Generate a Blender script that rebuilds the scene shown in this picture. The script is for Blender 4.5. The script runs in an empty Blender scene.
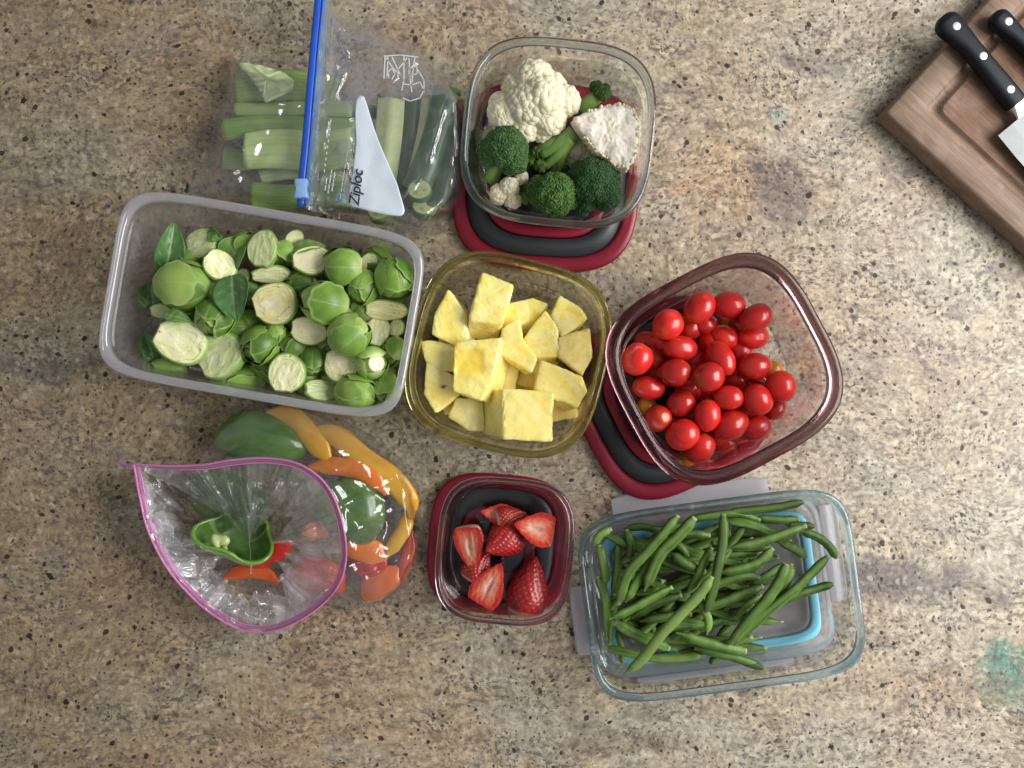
import bpy, bmesh, math, random
from mathutils import Vector, Matrix, Euler, noise
R = math.radians
U = 0.001            # working unit: one millimetre
H = 800.0            # camera height above the counter, mm
CX, CY = 512.0, 384.0
scene = bpy.context.scene
COL = scene.collection
rnd = random.Random(7)

def V(px, py, z=0.0):
    """real position (mm) of something seen at px,py that stands z mm above the counter"""
    k = (H - z) / H
    return Vector(((px - CX) * k, (CY - py) * k, z))

# ------------------------------------------------------------------ objects
def link(o):
    COL.objects.link(o); return o
def tag(o, label=None, cat=None, group=None, kind=None):
    if label: o['label'] = label
    if cat: o['category'] = cat
    if group: o['group'] = group
    if kind: o['kind'] = kind
    return o
def thing(name, label, cat, loc=(0, 0, 0), group=None):
    o = bpy.data.objects.new(name, None); link(o)
    o.empty_display_size = 0.02
    o.location = Vector(loc) * U
    o['origin_mm'] = list(loc)
    return tag(o, label, cat, group)
def mesh(name, verts, faces, mats, cols=None, idx=None, smooth=True, origin=(0, 0, 0), scale=U):
    me = bpy.data.meshes.new(name)
    og = Vector(origin)
    me.from_pydata([tuple((Vector(v) - og) * scale) for v in verts], [], faces)
    if not isinstance(mats, (list, tuple)): mats = [mats]
    for m in mats: me.materials.append(m)
    if idx: me.polygons.foreach_set('material_index', idx)
    me.polygons.foreach_set('use_smooth', [smooth] * len(me.polygons))
    if cols:
        a = me.color_attributes.new('Col', 'FLOAT_COLOR', 'POINT')
        buf = []
        for c in cols: buf += [c[0], c[1], c[2], 1.0]
        a.data.foreach_set('color', buf)
    me.update()
    return me
def build(name, verts, faces, mats, parent=None, origin=None, **kw):
    if parent is not None: origin = list(parent['origin_mm'])
    if origin is None: origin = (0, 0, 0)
    me = mesh(name, verts, faces, mats, origin=origin, **kw)
    bm = bmesh.new(); bm.from_mesh(me)
    bmesh.ops.recalc_face_normals(bm, faces=bm.faces); bm.to_mesh(me); bm.free()
    o = bpy.data.objects.new(name, me); link(o)
    if parent is not None: o.parent = parent
    else: o.location = Vector(origin) * U
    return o
def sharp(o, ang=35):
    me = o.data
    try: me.set_sharp_from_angle(angle=R(ang))
    except Exception: pass

# ------------------------------------------------------------------ materials
class NT:
    def __init__(s, name):
        s.m = bpy.data.materials.new(name); s.m.use_nodes = True
        s.t = s.m.node_tree; s.n = s.t.nodes; s.n.clear()
        s.out = s.n.new('ShaderNodeOutputMaterial')
    def add(s, typ, **kw):
        nd = s.n.new('ShaderNode' + typ)
        for k, v in kw.items():
            if k.startswith('i_'):
                key = k[2:]
                key = int(key) if key.isdigit() else key.replace('_', ' ')
                s.put(nd.inputs[key], v)
            else: setattr(nd, k, v)
        return nd
    def put(s, sock, v):
        if hasattr(v, 'is_output') or isinstance(v, bpy.types.NodeSocket): s.t.links.new(v, sock)
        else:
            if isinstance(v, (tuple, list)) and len(v) == 3 and sock.type == 'RGBA': v = (*v, 1)
            sock.default_value = v
    def math(s, op, a, b=0.0, c=None):
        nd = s.n.new('ShaderNodeMath'); nd.operation = op
        s.put(nd.inputs[0], a); s.put(nd.inputs[1], b)
        if c is not None: s.put(nd.inputs[2], c)
        return nd.outputs[0]
    def mix(s, f, a, b, mode='MIX'):
        nd = s.n.new('ShaderNodeMix'); nd.data_type = 'RGBA'; nd.blend_type = mode
        s.put(nd.inputs[0], f); s.put(nd.inputs[6], a); s.put(nd.inputs[7], b)
        return nd.outputs[2]
    def ramp(s, f, pts, interp='LINEAR'):
        nd = s.n.new('ShaderNodeValToRGB'); cr = nd.color_ramp; cr.interpolation = interp
        while len(cr.elements) < len(pts): cr.elements.new(0.5)
        for e, (p, c) in zip(cr.elements, pts):
            e.position = p
            e.color = (c, c, c, 1) if isinstance(c, (int, float)) else (*c, 1)
        s.put(nd.inputs[0], f); return nd.outputs[0]
    def noise(s, vec, scale, detail=4, rough=0.55, out=0, dist=0.0):
        nd = s.n.new('ShaderNodeTexNoise'); s.put(nd.inputs['Vector'], vec)
        nd.inputs['Scale'].default_value = scale; nd.inputs['Detail'].default_value = detail
        nd.inputs['Roughness'].default_value = rough; nd.inputs['Distortion'].default_value = dist
        return nd.outputs[out]
    def vor(s, vec, scale, feature='F1', rand=1.0):
        nd = s.n.new('ShaderNodeTexVoronoi'); nd.feature = feature
        s.put(nd.inputs['Vector'], vec); nd.inputs['Scale'].default_value = scale
        nd.inputs['Randomness'].default_value = rand
        return nd
    def mapping(s, vec, loc=(0, 0, 0), rot=(0, 0, 0), sc=(1, 1, 1)):
        nd = s.n.new('ShaderNodeMapping'); s.put(nd.inputs[0], vec)
        nd.inputs[1].default_value = loc; nd.inputs[2].default_value = rot; nd.inputs[3].default_value = sc
        return nd.outputs[0]
    def obj(s): return s.n.new('ShaderNodeTexCoord').outputs['Object']
    def bump(s, h, strength=0.3, dist=0.001):
        nd = s.n.new('ShaderNodeBump'); s.put(nd.inputs['Height'], h)
        nd.inputs['Strength'].default_value = strength; nd.inputs['Distance'].default_value = dist
        return nd.outputs[0]
    def end(s, sh): s.t.links.new(sh, s.out.inputs[0]); return s.m

def pbsdf(t, col, rough=0.5, normal=None, metal=0.0, sss=0.0, sssr=(1, .3, .1), sssc=0.004, spec=0.5, coat=0.0, trans=0.0, ior=1.45):
    b = t.add('BsdfPrincipled')
    t.put(b.inputs['Base Color'], col); t.put(b.inputs['Roughness'], rough)
    b.inputs['Metallic'].default_value = metal
    b.inputs['Specular IOR Level'].default_value = spec
    b.inputs['IOR'].default_value = ior
    if sss:
        b.inputs['Subsurface Weight'].default_value = sss
        b.inputs['Subsurface Radius'].default_value = sssr
        b.inputs['Subsurface Scale'].default_value = sssc
    if coat: b.inputs['Coat Weight'].default_value = coat; b.inputs['Coat Roughness'].default_value = 0.08
    if trans: b.inputs['Transmission Weight'].default_value = trans
    if normal is not None: t.put(b.inputs['Normal'], normal)
    return b.outputs[0]

def plain(name, col, rough=0.5, nscale=400, var=0.12, bump=0.1, metal=0.0, **kw):
    t = NT(name); o = t.obj()
    n = t.noise(o, nscale, 4)
    n2 = t.noise(o, nscale * 0.12, 3)
    f = t.math('ADD', t.math('MULTIPLY', n, 0.5), t.math('MULTIPLY', n2, 0.5))
    c = t.mix(f, tuple(x * (1 - var) for x in col), tuple(min(1, x * (1 + var)) for x in col))
    rg = t.math('ADD', rough - 0.06, t.math('MULTIPLY', n2, 0.12))
    return t.end(pbsdf(t, c, rg, t.bump(n, bump, 0.0004), metal=metal, **kw))

def colmat(name, rough=0.4, nscale=250, var=0.22, bump=0.25, bdist=0.0006, sss=0.0, sssr=(.6, 1, .3), sssc=0.003, stretch=(1, 1, 1), spec=0.5, hue=0.0, coat=0.0, obvar=0.12):
    """colour from the mesh's own colour layer, broken up by fine noise and varied per object"""
    t = NT(name); o = t.obj()
    a = t.n.new('ShaderNodeAttribute'); a.attribute_name = 'Col'
    oi = t.n.new('ShaderNodeObjectInfo')
    off = t.n.new('ShaderNodeVectorMath'); off.operation = 'ADD'
    t.put(off.inputs[0], o)
    cmb = t.n.new('ShaderNodeCombineXYZ'); t.put(cmb.inputs[0], oi.outputs['Random']); t.put(cmb.inputs[1], oi.outputs['Random'])
    t.put(off.inputs[1], cmb.outputs[0])
    v = t.mapping(off.outputs[0], sc=stretch)
    n = t.noise(v, nscale, 5, 0.6)
    n2 = t.noise(v, nscale * 0.2, 3)
    f = t.math('ADD', t.math('MULTIPLY', n, 0.6), t.math('MULTIPLY', n2, 0.4))
    g = t.math('MULTIPLY_ADD', f, 2 * var, 1 - var)
    g2 = t.math('MULTIPLY', g, t.math('MULTIPLY_ADD', oi.outputs['Random'], 2 * obvar, 1 - obvar))
    c = t.mix(1.0, a.outputs[0], t.n.new('ShaderNodeCombineColor').outputs[0], 'MULTIPLY')
    comb = [x for x in t.n if x.bl_idname == 'ShaderNodeCombineColor'][0]
    for i in range(3): t.put(comb.inputs[i], g2)
    rg = t.math('MULTIPLY_ADD', n2, 0.2, rough - 0.1)
    return t.end(pbsdf(t, c, rg, t.bump(n, bump, bdist), sss=sss, sssr=sssr, sssc=sssc, spec=spec, coat=coat))

def clear(name, tint=(0.96, 0.97, 0.97), edge=(0.55, 0.6, 0.62), rough=0.03, milky=0.0, mcol=(0.8, 0.8, 0.85), refl=1.0, bump=0.0, bscale=60, mvar=0.0, ior=1.5):
    """clear thin wall: passes light straight on, gets denser where it is seen edge on, mirrors by Fresnel"""
    t = NT(name); o = t.obj()
    nrm = None
    if bump:
        n = t.noise(o, bscale, 4, 0.6, dist=0.6)
        nrm = t.bump(n, bump, 0.004)
    lw = t.n.new('ShaderNodeLayerWeight'); lw.inputs[0].default_value = 0.5
    tc = t.ramp(lw.outputs['Facing'], [(0.0, tint), (0.86, tuple((a * .85 + b * .15) for a, b in zip(tint, edge))), (1.0, edge)])
    tr = t.add('BsdfTransparent', i_Color=tc)
    fr = t.n.new('ShaderNodeFresnel'); fr.inputs[0].default_value = ior
    if nrm is not None: t.put(fr.inputs['Normal'], nrm)
    gl = t.add('BsdfGlossy', i_Color=(1, 1, 1, 1), i_Roughness=rough)
    if nrm is not None: t.put(gl.inputs['Normal'], nrm)
    base = tr.outputs[0]
    if milky:
        df = t.add('BsdfDiffuse', i_Color=(*mcol, 1)); tl = t.add('BsdfTranslucent', i_Color=(*mcol, 1))
        if nrm is not None: t.put(df.inputs['Normal'], nrm)
        m0 = t.add('MixShader', i_0=0.5, i_1=df.outputs[0], i_2=tl.outputs[0])
        fac = milky
        if mvar:
            nn = t.noise(o, bscale * 0.5, 5, 0.65, dist=1.0)
            fac = t.math('MULTIPLY_ADD', t.ramp(nn, [(0.47, 0.0), (0.64, 1.0)]), mvar, milky)
        m1 = t.add('MixShader', i_0=fac, i_1=base, i_2=m0.outputs[0]); base = m1.outputs[0]
    ff = t.math('MULTIPLY', fr.outputs[0], refl)
    ff = t.math('MINIMUM', ff, 0.45)
    ms = t.add('MixShader', i_0=ff, i_1=base, i_2=gl.outputs[0])
    return t.end(ms.outputs[0])

def solid_glass(name, col=(0.95, 0.98, 0.98), rough=0.02, ior=1.5, milky=0.0, mcol=(.8, .8, .85)):
    t = NT(name)
    g = t.add('BsdfGlass', i_Color=(*col, 1), i_Roughness=rough, i_IOR=ior)
    sh = g.outputs[0]
    # thick rim glass also lets part of the light straight through
    tr = t.add('BsdfTransparent', i_Color=(*[min(1, .5 + .5 * x) for x in col], 1))
    sh = t.add('MixShader', i_0=0.06, i_1=sh, i_2=tr.outputs[0]).outputs[0]
    if milky:
        df = t.add('BsdfPrincipled'); df.inputs['Base Color'].default_value = (*mcol, 1); df.inputs['Roughness'].default_value = .3
        sh = t.add('MixShader', i_0=milky, i_1=sh, i_2=df.outputs[0]).outputs[0]
    return t.end(sh)

def granite():
    t = NT('granite'); o = t.obj()
    # the crystals drift in shallow waves
    w = t.noise(o, 6, 3, out=1)
    wv = t.n.new('ShaderNodeVectorMath'); wv.operation = 'MULTIPLY_ADD'
    t.put(wv.inputs[0], w); wv.inputs[1].default_value = (0.05, 0.05, 0); t.put(wv.inputs[2], o)
    v = wv.outputs[0]
    w2 = t.noise(v, 160, 3, out=1)
    wf = t.n.new('ShaderNodeVectorMath'); wf.operation = 'MULTIPLY_ADD'
    t.put(wf.inputs[0], w2); wf.inputs[1].default_value = (0.0035, 0.0035, 0); t.put(wf.inputs[2], v)
    vf = wf.outputs[0]
    st = t.mapping(v, rot=(0, 0, R(8)), sc=(0.75, 1.2, 1))
    big = t.noise(st, 7, 4, 0.6)
    c = t.ramp(big, [(0.30, (0.26, 0.20, 0.125)), (0.40, (0.37, 0.285, 0.175)), (0.50, (0.42, 0.345, 0.225)), (0.60, (0.38, 0.345, 0.265)), (0.70, (0.47, 0.42, 0.31))])
    # warm rusty beds and cool grey beds
    big2 = t.noise(t.mapping(st, loc=(3, 5, 0)), 6, 5, 0.6)
    c = t.mix(t.ramp(big2, [(0.50, 0), (0.62, 0.70)]), c, (0.43, 0.295, 0.19))
    big3 = t.noise(t.mapping(st, loc=(9, 2, 0)), 9, 5, 0.62)
    c = t.mix(t.ramp(big3, [(0.52, 0), (0.66, 0.7)]), c, (0.34, 0.33, 0.285))
    # slab browner left, paler right; shade on the left is painted in too
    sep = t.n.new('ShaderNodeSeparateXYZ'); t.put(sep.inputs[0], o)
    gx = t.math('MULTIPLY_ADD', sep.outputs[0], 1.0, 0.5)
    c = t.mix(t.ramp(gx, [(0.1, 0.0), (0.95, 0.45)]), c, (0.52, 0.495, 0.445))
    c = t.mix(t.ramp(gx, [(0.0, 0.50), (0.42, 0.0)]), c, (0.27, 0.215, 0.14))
    m0 = t.noise(vf, 40, 6, 0.7)
    # particular stains of this slab (metres from the slab's middle)
    for (x, y, rx, ry, col, amt) in ((0.496, -0.283, 0.032, 0.046, (0.07, 0.22, 0.18), 0.8), (0.268, 0.268, 0.017, 0.012, (0.38, 0.42, 0.38), 0.95),
                                     (0.23, 0.20, 0.10, 0.05, (0.52, 0.35, 0.22), 0.65), (0.265, 0.195, 0.045, 0.05, (0.16, 0.14, 0.15), 0.75), (0.30, 0.325, 0.05, 0.012, (0.16, 0.14, 0.14), 0.6),
                                     (-0.47, 0.02, 0.09, 0.014, (0.15, 0.135, 0.13), 0.7), (-0.36, 0.045, 0.06, 0.010, (0.15, 0.135, 0.13), 0.6), (0.10, -0.36, 0.08, 0.02, (0.20, 0.15, 0.10), 0.5), (0.38, -0.20, 0.12, 0.025, (0.17, 0.145, 0.155), 0.75), (0.44, -0.30, 0.10, 0.03, (0.36, 0.25, 0.17), 0.4)):
        ps = t.n.new('ShaderNodeMapping'); ps.vector_type = 'TEXTURE'; t.put(ps.inputs[0], vf)
        ps.inputs[1].default_value = (x + .025 + .003, y + .025 + .003, 0); ps.inputs[3].default_value = (rx, ry, 1)
        ln = t.n.new('ShaderNodeVectorMath'); ln.operation = 'LENGTH'; t.put(ln.inputs[0], ps.outputs[0])
        d = t.math('ADD', ln.outputs['Value'], t.math('MULTIPLY_ADD', m0, 2.6, -1.3))
        c = t.mix(t.math('MULTIPLY', t.ramp(d, [(0.45, 1), (1.25, 0)]), amt), c, col)
    # crystal mottling
    m1 = t.noise(t.mapping(vf, sc=(0.75, 1.1, 1)), 75, 6, 0.68)
    c = t.mix(1.0, c, t.ramp(m1, [(0.30, (0.52, 0.50, 0.49)), (0.46, (0.94, 0.92, 0.90)), (0.55, (1.03, 1.02, 1.0)), (0.68, (1.30, 1.29, 1.26))]), 'MULTIPLY')
    mm = t.noise(t.mapping(vf, loc=(2, 3, 0), sc=(0.8, 1.1, 1)), 34, 5, 0.65)
    c = t.mix(1.0, c, t.ramp(mm, [(0.32, (0.74, 0.71, 0.70)), (0.44, (0.98, 0.97, 0.96)), (0.56, (1.02, 1.01, 1.0)), (0.70, (1.14, 1.13, 1.11))]), 'MULTIPLY')
    m2 = t.noise(vf, 230, 4, 0.7)
    c = t.mix(1.0, c, t.ramp(m2, [(0.32, (0.66, 0.64, 0.62)), (0.5, (1, 1, 1)), (0.68, (1.20, 1.19, 1.18))]), 'MULTIPLY')
    cv = t.vor(vf, 240); cs = t.n.new('ShaderNodeSeparateColor'); t.put(cs.inputs[0], cv.outputs['Color'])
    c = t.mix(1.0, c, t.ramp(cs.outputs[1], [(0.0, (0.74, 0.72, 0.70)), (0.3, (0.97, 0.96, 0.95)), (0.8, (1.04, 1.04, 1.03)), (1.0, (1.22, 1.21, 1.18))]), 'MULTIPLY')
    # pale quartz grains
    q = t.vor(vf, 120); qs = t.n.new('ShaderNodeSeparateColor'); t.put(qs.inputs[0], q.outputs['Color'])
    qm = t.math('MULTIPLY', t.math('LESS_THAN', t.math('ADD', q.outputs['Distance'], t.math('MULTIPLY', m2, 0.8)), 0.72), t.math('GREATER_THAN', qs.outputs[0], 0.74))
    c = t.mix(t.math('MULTIPLY', qm, 0.35), c, (0.66, 0.62, 0.52))
    # grey and brown speckle drifts
    dr = t.noise(t.mapping(vf, loc=(1, 7, 0), sc=(0.9, 1.1, 1)), 170, 4, 0.7)
    dm = t.noise(t.mapping(st, loc=(4, 1, 0)), 18, 5, 0.65)
    f = t.math('MULTIPLY', t.ramp(dr, [(0.50, 0), (0.57, 1)]), t.ramp(dm, [(0.40, 0.22), (0.60, 1)]))
    c = t.mix(t.math('MULTIPLY', f, 0.85), c, (0.10, 0.085, 0.075))
    # purple grey clouds
    pm = t.noise(t.mapping(st, loc=(6, 6, 0)), 16, 6, 0.7)
    c = t.mix(t.ramp(pm, [(0.56, 0), (0.68, 0.60)]), c, (0.17, 0.145, 0.145))
    # garnets: small dark round specks at random places and sizes
    for sc, thr, lo, hi, amt, cc in ((46, 0.60, 0.06, 0.17, 0.95, (0.018, 0.012, 0.012)), (95, 0.48, 0.06, 0.28, 0.93, (0.035, 0.026, 0.022)), (190, 0.40, 0.10, 0.34, 0.82, (0.062, 0.048, 0.040))):
        g = t.vor(t.mapping(vf, loc=(sc * .13, sc * .07, 0)), sc); gs = t.n.new('ShaderNodeSeparateColor'); t.put(gs.inputs[0], g.outputs['Color'])
        size = t.ramp(gs.outputs[0], [(thr, 0.0), (thr + 0.01, lo), (1.0, hi)])
        dd = t.math('ADD', g.outputs['Distance'], t.math('MULTIPLY_ADD', t.noise(o, sc * 9, 2), 0.22, -0.11))
        mk = t.ramp(t.math('SUBTRACT', size, dd), [(0.0, 0), (0.035, 1)])
        c = t.mix(t.math('MULTIPLY', mk, amt), c, cc)
    rg = t.math('MULTIPLY_ADD', m1, 0.16, 0.36)
    return t.end(pbsdf(t, c, rg, t.bump(m1, 0.03, 0.0006), spec=0.25))

def wood(name, dark, lite, scale=1.0):
    t = NT(name); o = t.obj()
    ro = t.mapping(o, rot=(0, 0, R(42.5)))
    v = t.mapping(ro, sc=(0.8, 9, 6))
    g = t.noise(v, 16 * scale, 7, 0.65, dist=0.5)
    f = t.noise(t.mapping(ro, sc=(3, 70, 6)), 12, 3, 0.6)
    s = t.noise(o, 26, 5, 0.6)
    c = t.mix(t.ramp(g, [(0.3, 0), (0.7, 1)]), dark, lite)
    c = t.mix(t.math('MULTIPLY', t.ramp(f, [(0.42, 1), (0.6, 0)]), 0.35), c, tuple(x * .55 for x in dark))
    c = t.mix(t.ramp(s, [(0.55, 0), (0.68, 0.32)]), c, (0.42, 0.33, 0.27))
    return t.end(pbsdf(t, c, 0.52, t.bump(f, 0.25, 0.0004), spec=0.3))

M = {}
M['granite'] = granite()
M['glass'] = clear('clear_glass', (0.988, 0.992, 0.992), (0.55, 0.60, 0.62), refl=0.7)
M['glass_olive'] = clear('olive_glass', (0.985, 0.982, 0.94), (0.50, 0.47, 0.24), refl=0.7)
M['glass_plum'] = clear('plum_glass', (0.955, 0.935, 0.935), (0.22, 0.13, 0.14), refl=0.7)
M['plastic_clear'] = clear('clear_plastic', (0.96, 0.95, 0.955), (0.30, 0.22, 0.24), refl=.7)
M['glass_blue'] = clear('bluish_glass', (0.988, 0.993, 0.996), (0.52, 0.62, 0.68), refl=0.7)
M['frosted'] = clear('frosted_plastic', (0.97, 0.97, 0.97), (0.8, 0.8, 0.82), rough=0.2, milky=0.065, mcol=(0.90, 0.88, 0.90), refl=0.6)
M['frosted_rim'] = clear('frosted_lip', (0.9, 0.9, 0.93), (0.7, 0.7, 0.76), rough=0.10, milky=0.32, mcol=(0.93, 0.92, 0.98), refl=1.6)
M['rim_glass'] = solid_glass('rim_glass', (0.88, 0.93, 0.93))
M['rim_olive'] = solid_glass('rim_olive', (0.86, 0.84, 0.62))
M['rim_plum'] = solid_glass('rim_plum', (0.61, 0.51, 0.52))
M['rim_plastic'] = solid_glass('rim_plastic', (0.84, 0.77, 0.79))
M['rim_blue'] = solid_glass('rim_blue', (0.86, 0.95, 0.99))  # the seal's refracted blue is put into the rim colour
M['film'] = clear('bag_film', (0.985, 0.985, 0.99), (0.82, 0.83, 0.87), rough=0.10, milky=0.02, mcol=(0.92, 0.92, 0.96), refl=1.6, bump=0.12, bscale=18, mvar=0.07)
M['film_zip'] = clear('zipper_bag_film', (0.975, 0.975, 0.985), (0.82, 0.83, 0.87), rough=0.12, milky=0.06, mcol=(0.92, 0.90, 0.95), refl=1.8, bump=0.2, bscale=16, mvar=0.10)
M['film_flat'] = clear('bag_film_smooth', (0.97, 0.97, 0.975), (0.75, 0.76, 0.8), rough=0.12, milky=0.06, mcol=(0.9, 0.9, 0.95), refl=1.1, bump=0.35, bscale=25, mvar=0.08)
M['film_milky'] = clear('bag_film_milky', (0.96, 0.96, 0.97), (0.8, 0.8, 0.85), rough=0.14, milky=0.34, mcol=(0.99, 0.96, 1.0), refl=2.6, bump=0.3, bscale=32, mvar=0.55)
M['film_white'] = clear('bag_film_white', (0.95, 0.95, 0.96), (0.8, 0.8, 0.85), rough=0.16, milky=0.72, mcol=(0.98, 0.96, 1.0), refl=2.0, bump=0.3, bscale=26, mvar=0.2)
M['film_grey'] = clear('bag_film_dull', (0.93, 0.94, 0.93), (0.7, 0.7, 0.72), rough=0.2, milky=0.28, mcol=(0.62, 0.63, 0.62), refl=1.2, bump=0.3, bscale=20, mvar=0.15)
M['lid_red'] = plain('red_rubber', (0.21, 0.006, 0.022), 0.38, bump=0.04)
M['lid_grey'] = plain('charcoal_plastic', (0.030, 0.033, 0.037), 0.42, bump=0.05)
M['lid_white'] = clear('translucent_lid', (0.95, 0.95, 0.96), (0.75, 0.75, 0.8), rough=0.25, milky=0.42, mcol=(0.94, 0.94, 0.99), refl=0.8)
M['latch'] = clear('latch_plastic', (0.90, 0.90, 0.92), (0.7, 0.7, 0.75), rough=0.2, milky=0.48, mcol=(0.88, 0.86, 0.92), refl=0.8)
M['gasket'] = plain('blue_silicone', (0.22, 0.60, 0.74), 0.4, bump=0.04)
M['zip_blue'] = plain('blue_zipper', (0.02, 0.10, 0.55), 0.3, bump=0.05)
M['zip_pale'] = clear('pale_blue_track', (0.75, 0.85, 0.95), (0.5, 0.6, 0.8), rough=0.1, milky=0.3, mcol=(0.5, 0.68, 0.9))
M['slider'] = plain('pale_blue_plastic', (0.28, 0.47, 0.80), 0.3, bump=0.05)
M['zip_pink'] = plain('pink_zipper', (0.70, 0.24, 0.52), 0.3, bump=0.05)
M['zip_pink_pale'] = clear('pale_pink_track', (0.95, 0.82, 0.92), (0.8, 0.5, 0.7), rough=0.1, milky=0.35, mcol=(0.85, 0.45, 0.72))
M['print_white'] = plain('white_print', (0.72, 0.72, 0.74), 0.5)
M['patch'] = plain('white_patch', (0.62, 0.70, 0.78), 0.35, var=0.05)
M['ink'] = plain('dark_ink', (0.02, 0.03, 0.05), 0.5)
M['handle'] = plain('black_handle', (0.007, 0.009, 0.013), 0.42, bump=0.08, spec=0.3)
M['steel'] = plain('brushed_steel', (0.70, 0.72, 0.72), 0.26, metal=1.0, bump=0.03, var=0.03)
M['board'] = wood('board_wood', (0.17, 0.108, 0.075), (0.32, 0.22, 0.155))
M['board_in'] = wood('board_wood_inner', (0.16, 0.085, 0.05), (0.29, 0.17, 0.11), 1.4)
M['sprout'] = colmat('sprout', 0.42, 260, 0.16, 0.25, 0.0005, sss=0.10, sssr=(.5, 1, .2), sssc=0.004)
M['leafy'] = colmat('leaf', 0.40, 200, 0.2, 0.3, 0.0006)
M['tomato'] = colmat('tomato', 0.30, 120, 0.06, 0.04, 0.0003, sss=0.18, sssr=(1, .15, .05), sssc=0.003, coat=0.3, obvar=0.26)
M['bean'] = colmat('bean', 0.44, 300, 0.22, 0.35, 0.0005, spec=0.28, stretch=(1, 1, 1), sss=0.06, obvar=0.30)
M['pine'] = colmat('pineapple', 0.25, 300, 0.07, 0.35, 0.0005, sss=0.5, sssr=(1, .8, .2), sssc=0.010, obvar=0.04, coat=.2)
M['berry'] = colmat('strawberry', 0.36, 220, 0.14, 0.3, 0.0006, sss=0.1, sssr=(1, .2, .1), sssc=0.004, coat=0.2)
M['pepper'] = colmat('pepper', 0.26, 90, 0.10, 0.10, 0.0006, sss=0.12, sssr=(1, .5, .1), sssc=0.004, coat=0.4)
M['cauli'] = colmat('cauliflower', 0.75, 700, 0.14, 0.8, 0.0010, sss=0.15, sssr=(1, .9, .6), sssc=0.003, spec=0.2, obvar=0.05)
M['brocc'] = colmat('broccoli', 0.62, 900, 0.30, 0.6, 0.0008, spec=0.3)
M['celery'] = colmat('celery', 0.40, 260, 0.10, 0.3, 0.0006, sss=0.12, sssr=(.6, 1, .3), sssc=0.004, stretch=(0.12, 1, 1), obvar=0.08)
M['cuke'] = colmat('cucumber', 0.34, 240, 0.18, 0.35, 0.0006, sss=0.1, sssr=(.6, 1, .3), sssc=0.003)

# ------------------------------------------------------------------ countertop, camera, light
def countertop():
    vs = [(x, y, 0) for y in (-1300, 1300) for x in (-1500, 1500)]
    vs += [(x, y, -30) for x, y, _ in vs]
    fs = [(0, 1, 3, 2), (4, 6, 7, 5), (0, 2, 6, 4), (1, 5, 7, 3), (0, 4, 5, 1), (2, 3, 7, 6)]
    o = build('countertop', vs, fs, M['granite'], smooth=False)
    tag(o, 'polished speckled beige and brown granite countertop under everything', None, None, 'structure')
countertop()

cam = bpy.data.cameras.new('camera'); co = link(bpy.data.objects.new('camera', cam))
co.location = (0, 0, H * U); cam.sensor_width = 36; cam.lens = 36 * H / 1024; cam.clip_end = 50; cam.clip_start = 0.01
scene.camera = co
w = bpy.data.worlds.new('World'); scene.world = w; w.use_nodes = True
bg = w.node_tree.nodes['Background']
bg.inputs[0].default_value = (0.97, 0.98, 1.0, 1); bg.inputs[1].default_value = 0.29
def area(name, loc, target, sx, sy, power, col):
    l = bpy.data.lights.new(name, 'AREA'); l.shape = 'RECTANGLE'; l.size = sx; l.size_y = sy; l.energy = power; l.color = col
    o = link(bpy.data.objects.new(name, l)); o.location = loc
    o.rotation_euler = (Vector(target) - Vector(loc)).to_track_quat('-Z', 'Y').to_euler(); return o
area('window_light', (1.42, 0.12, 1.0), (0.1, 0.0, 0.0), 1.3, 1.0, 49, (1.0, 0.985, 0.965))
scene.view_settings.view_transform = 'Standard'; scene.view_settings.look = 'None'; scene.view_settings.exposure = 0; scene.view_settings.gamma = 1
scene.cycles.transparent_max_bounces = 40; scene.cycles.max_bounces = 14; scene.cycles.transmission_bounces = 12
scene.cycles.use_denoising = True
scene.cycles.sample_clamp_indirect = 6.0; scene.cycles.filter_width = 1.5

# ------------------------------------------------------------------ shape helpers
def sup(t, hx, hy, n):
    c, s = abs(math.cos(t)), abs(math.sin(t))
    r = 1.0 / ((c / hx) ** n + (s / hy) ** n) ** (1.0 / n)
    return r * math.cos(t), r * math.sin(t)
def ring(cx, cy, z, hx, hy, n, rot, seg, dz=None):
    out = []
    cr, sr = math.cos(rot), math.sin(rot)
    for i in range(seg):
        t = 2 * math.pi * i / seg
        x, y = sup(t, hx, hy, n)
        out.append(Vector((cx + x * cr - y * sr, cy + x * sr + y * cr, z)))
    return out
def loft(rings, close=True, cap0=False, cap1=False):
    """rings of equal length -> verts, faces; close joins the last ring to the first"""
    vs, fs = [], []
    n = len(rings[0])
    for r in rings: vs += r
    m = len(rings)
    for j in range(m if close else m - 1):
        a, b = j * n, ((j + 1) % m) * n
        for i in range(n):
            k = (i + 1) % n
            fs.append((a + i, a + k, b + k, b + i))
    if cap0:
        c = sum(rings[0], Vector()) / n; vs.append(c)
        for i in range(n): fs.append((len(vs) - 1, (i + 1) % n, i))
    if cap1:
        c = sum(rings[-1], Vector()) / n; vs.append(c); a = (m - 1) * n
        for i in range(n): fs.append((len(vs) - 1, a + i, a + (i + 1) % n))
    return vs, fs

def vessel(name, label, c, z0, h, hx, hy, n, rot, body, rim, outer, inner, rimprof, seg=128, rimname='rim'):
    """outer/inner: (inset, height fraction); the rim is a thick ring on top"""
    t = thing(name, label, 'food container', (c.x, c.y, z0))
    rr = [ring(c.x, c.y, z0 + f * h, hx - i, hy - i, nn, rot, seg) for i, f, nn in outer]
    ri = [ring(c.x, c.y, z0 + f * h, hx - i, hy - i, nn, rot, seg) for i, f, nn in inner]
    vs, fs = loft(rr[:] + ri, close=False, cap0=True, cap1=True)
    build('bowl', vs, fs, body, t)
    rg = [ring(c.x, c.y, z0 + z, hx - i, hy - i, n, rot, seg) for i, z in rimprof]
    vs, fs = loft(rg, close=True)
    build(rimname, vs, fs, rim, t)
    return t

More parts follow.
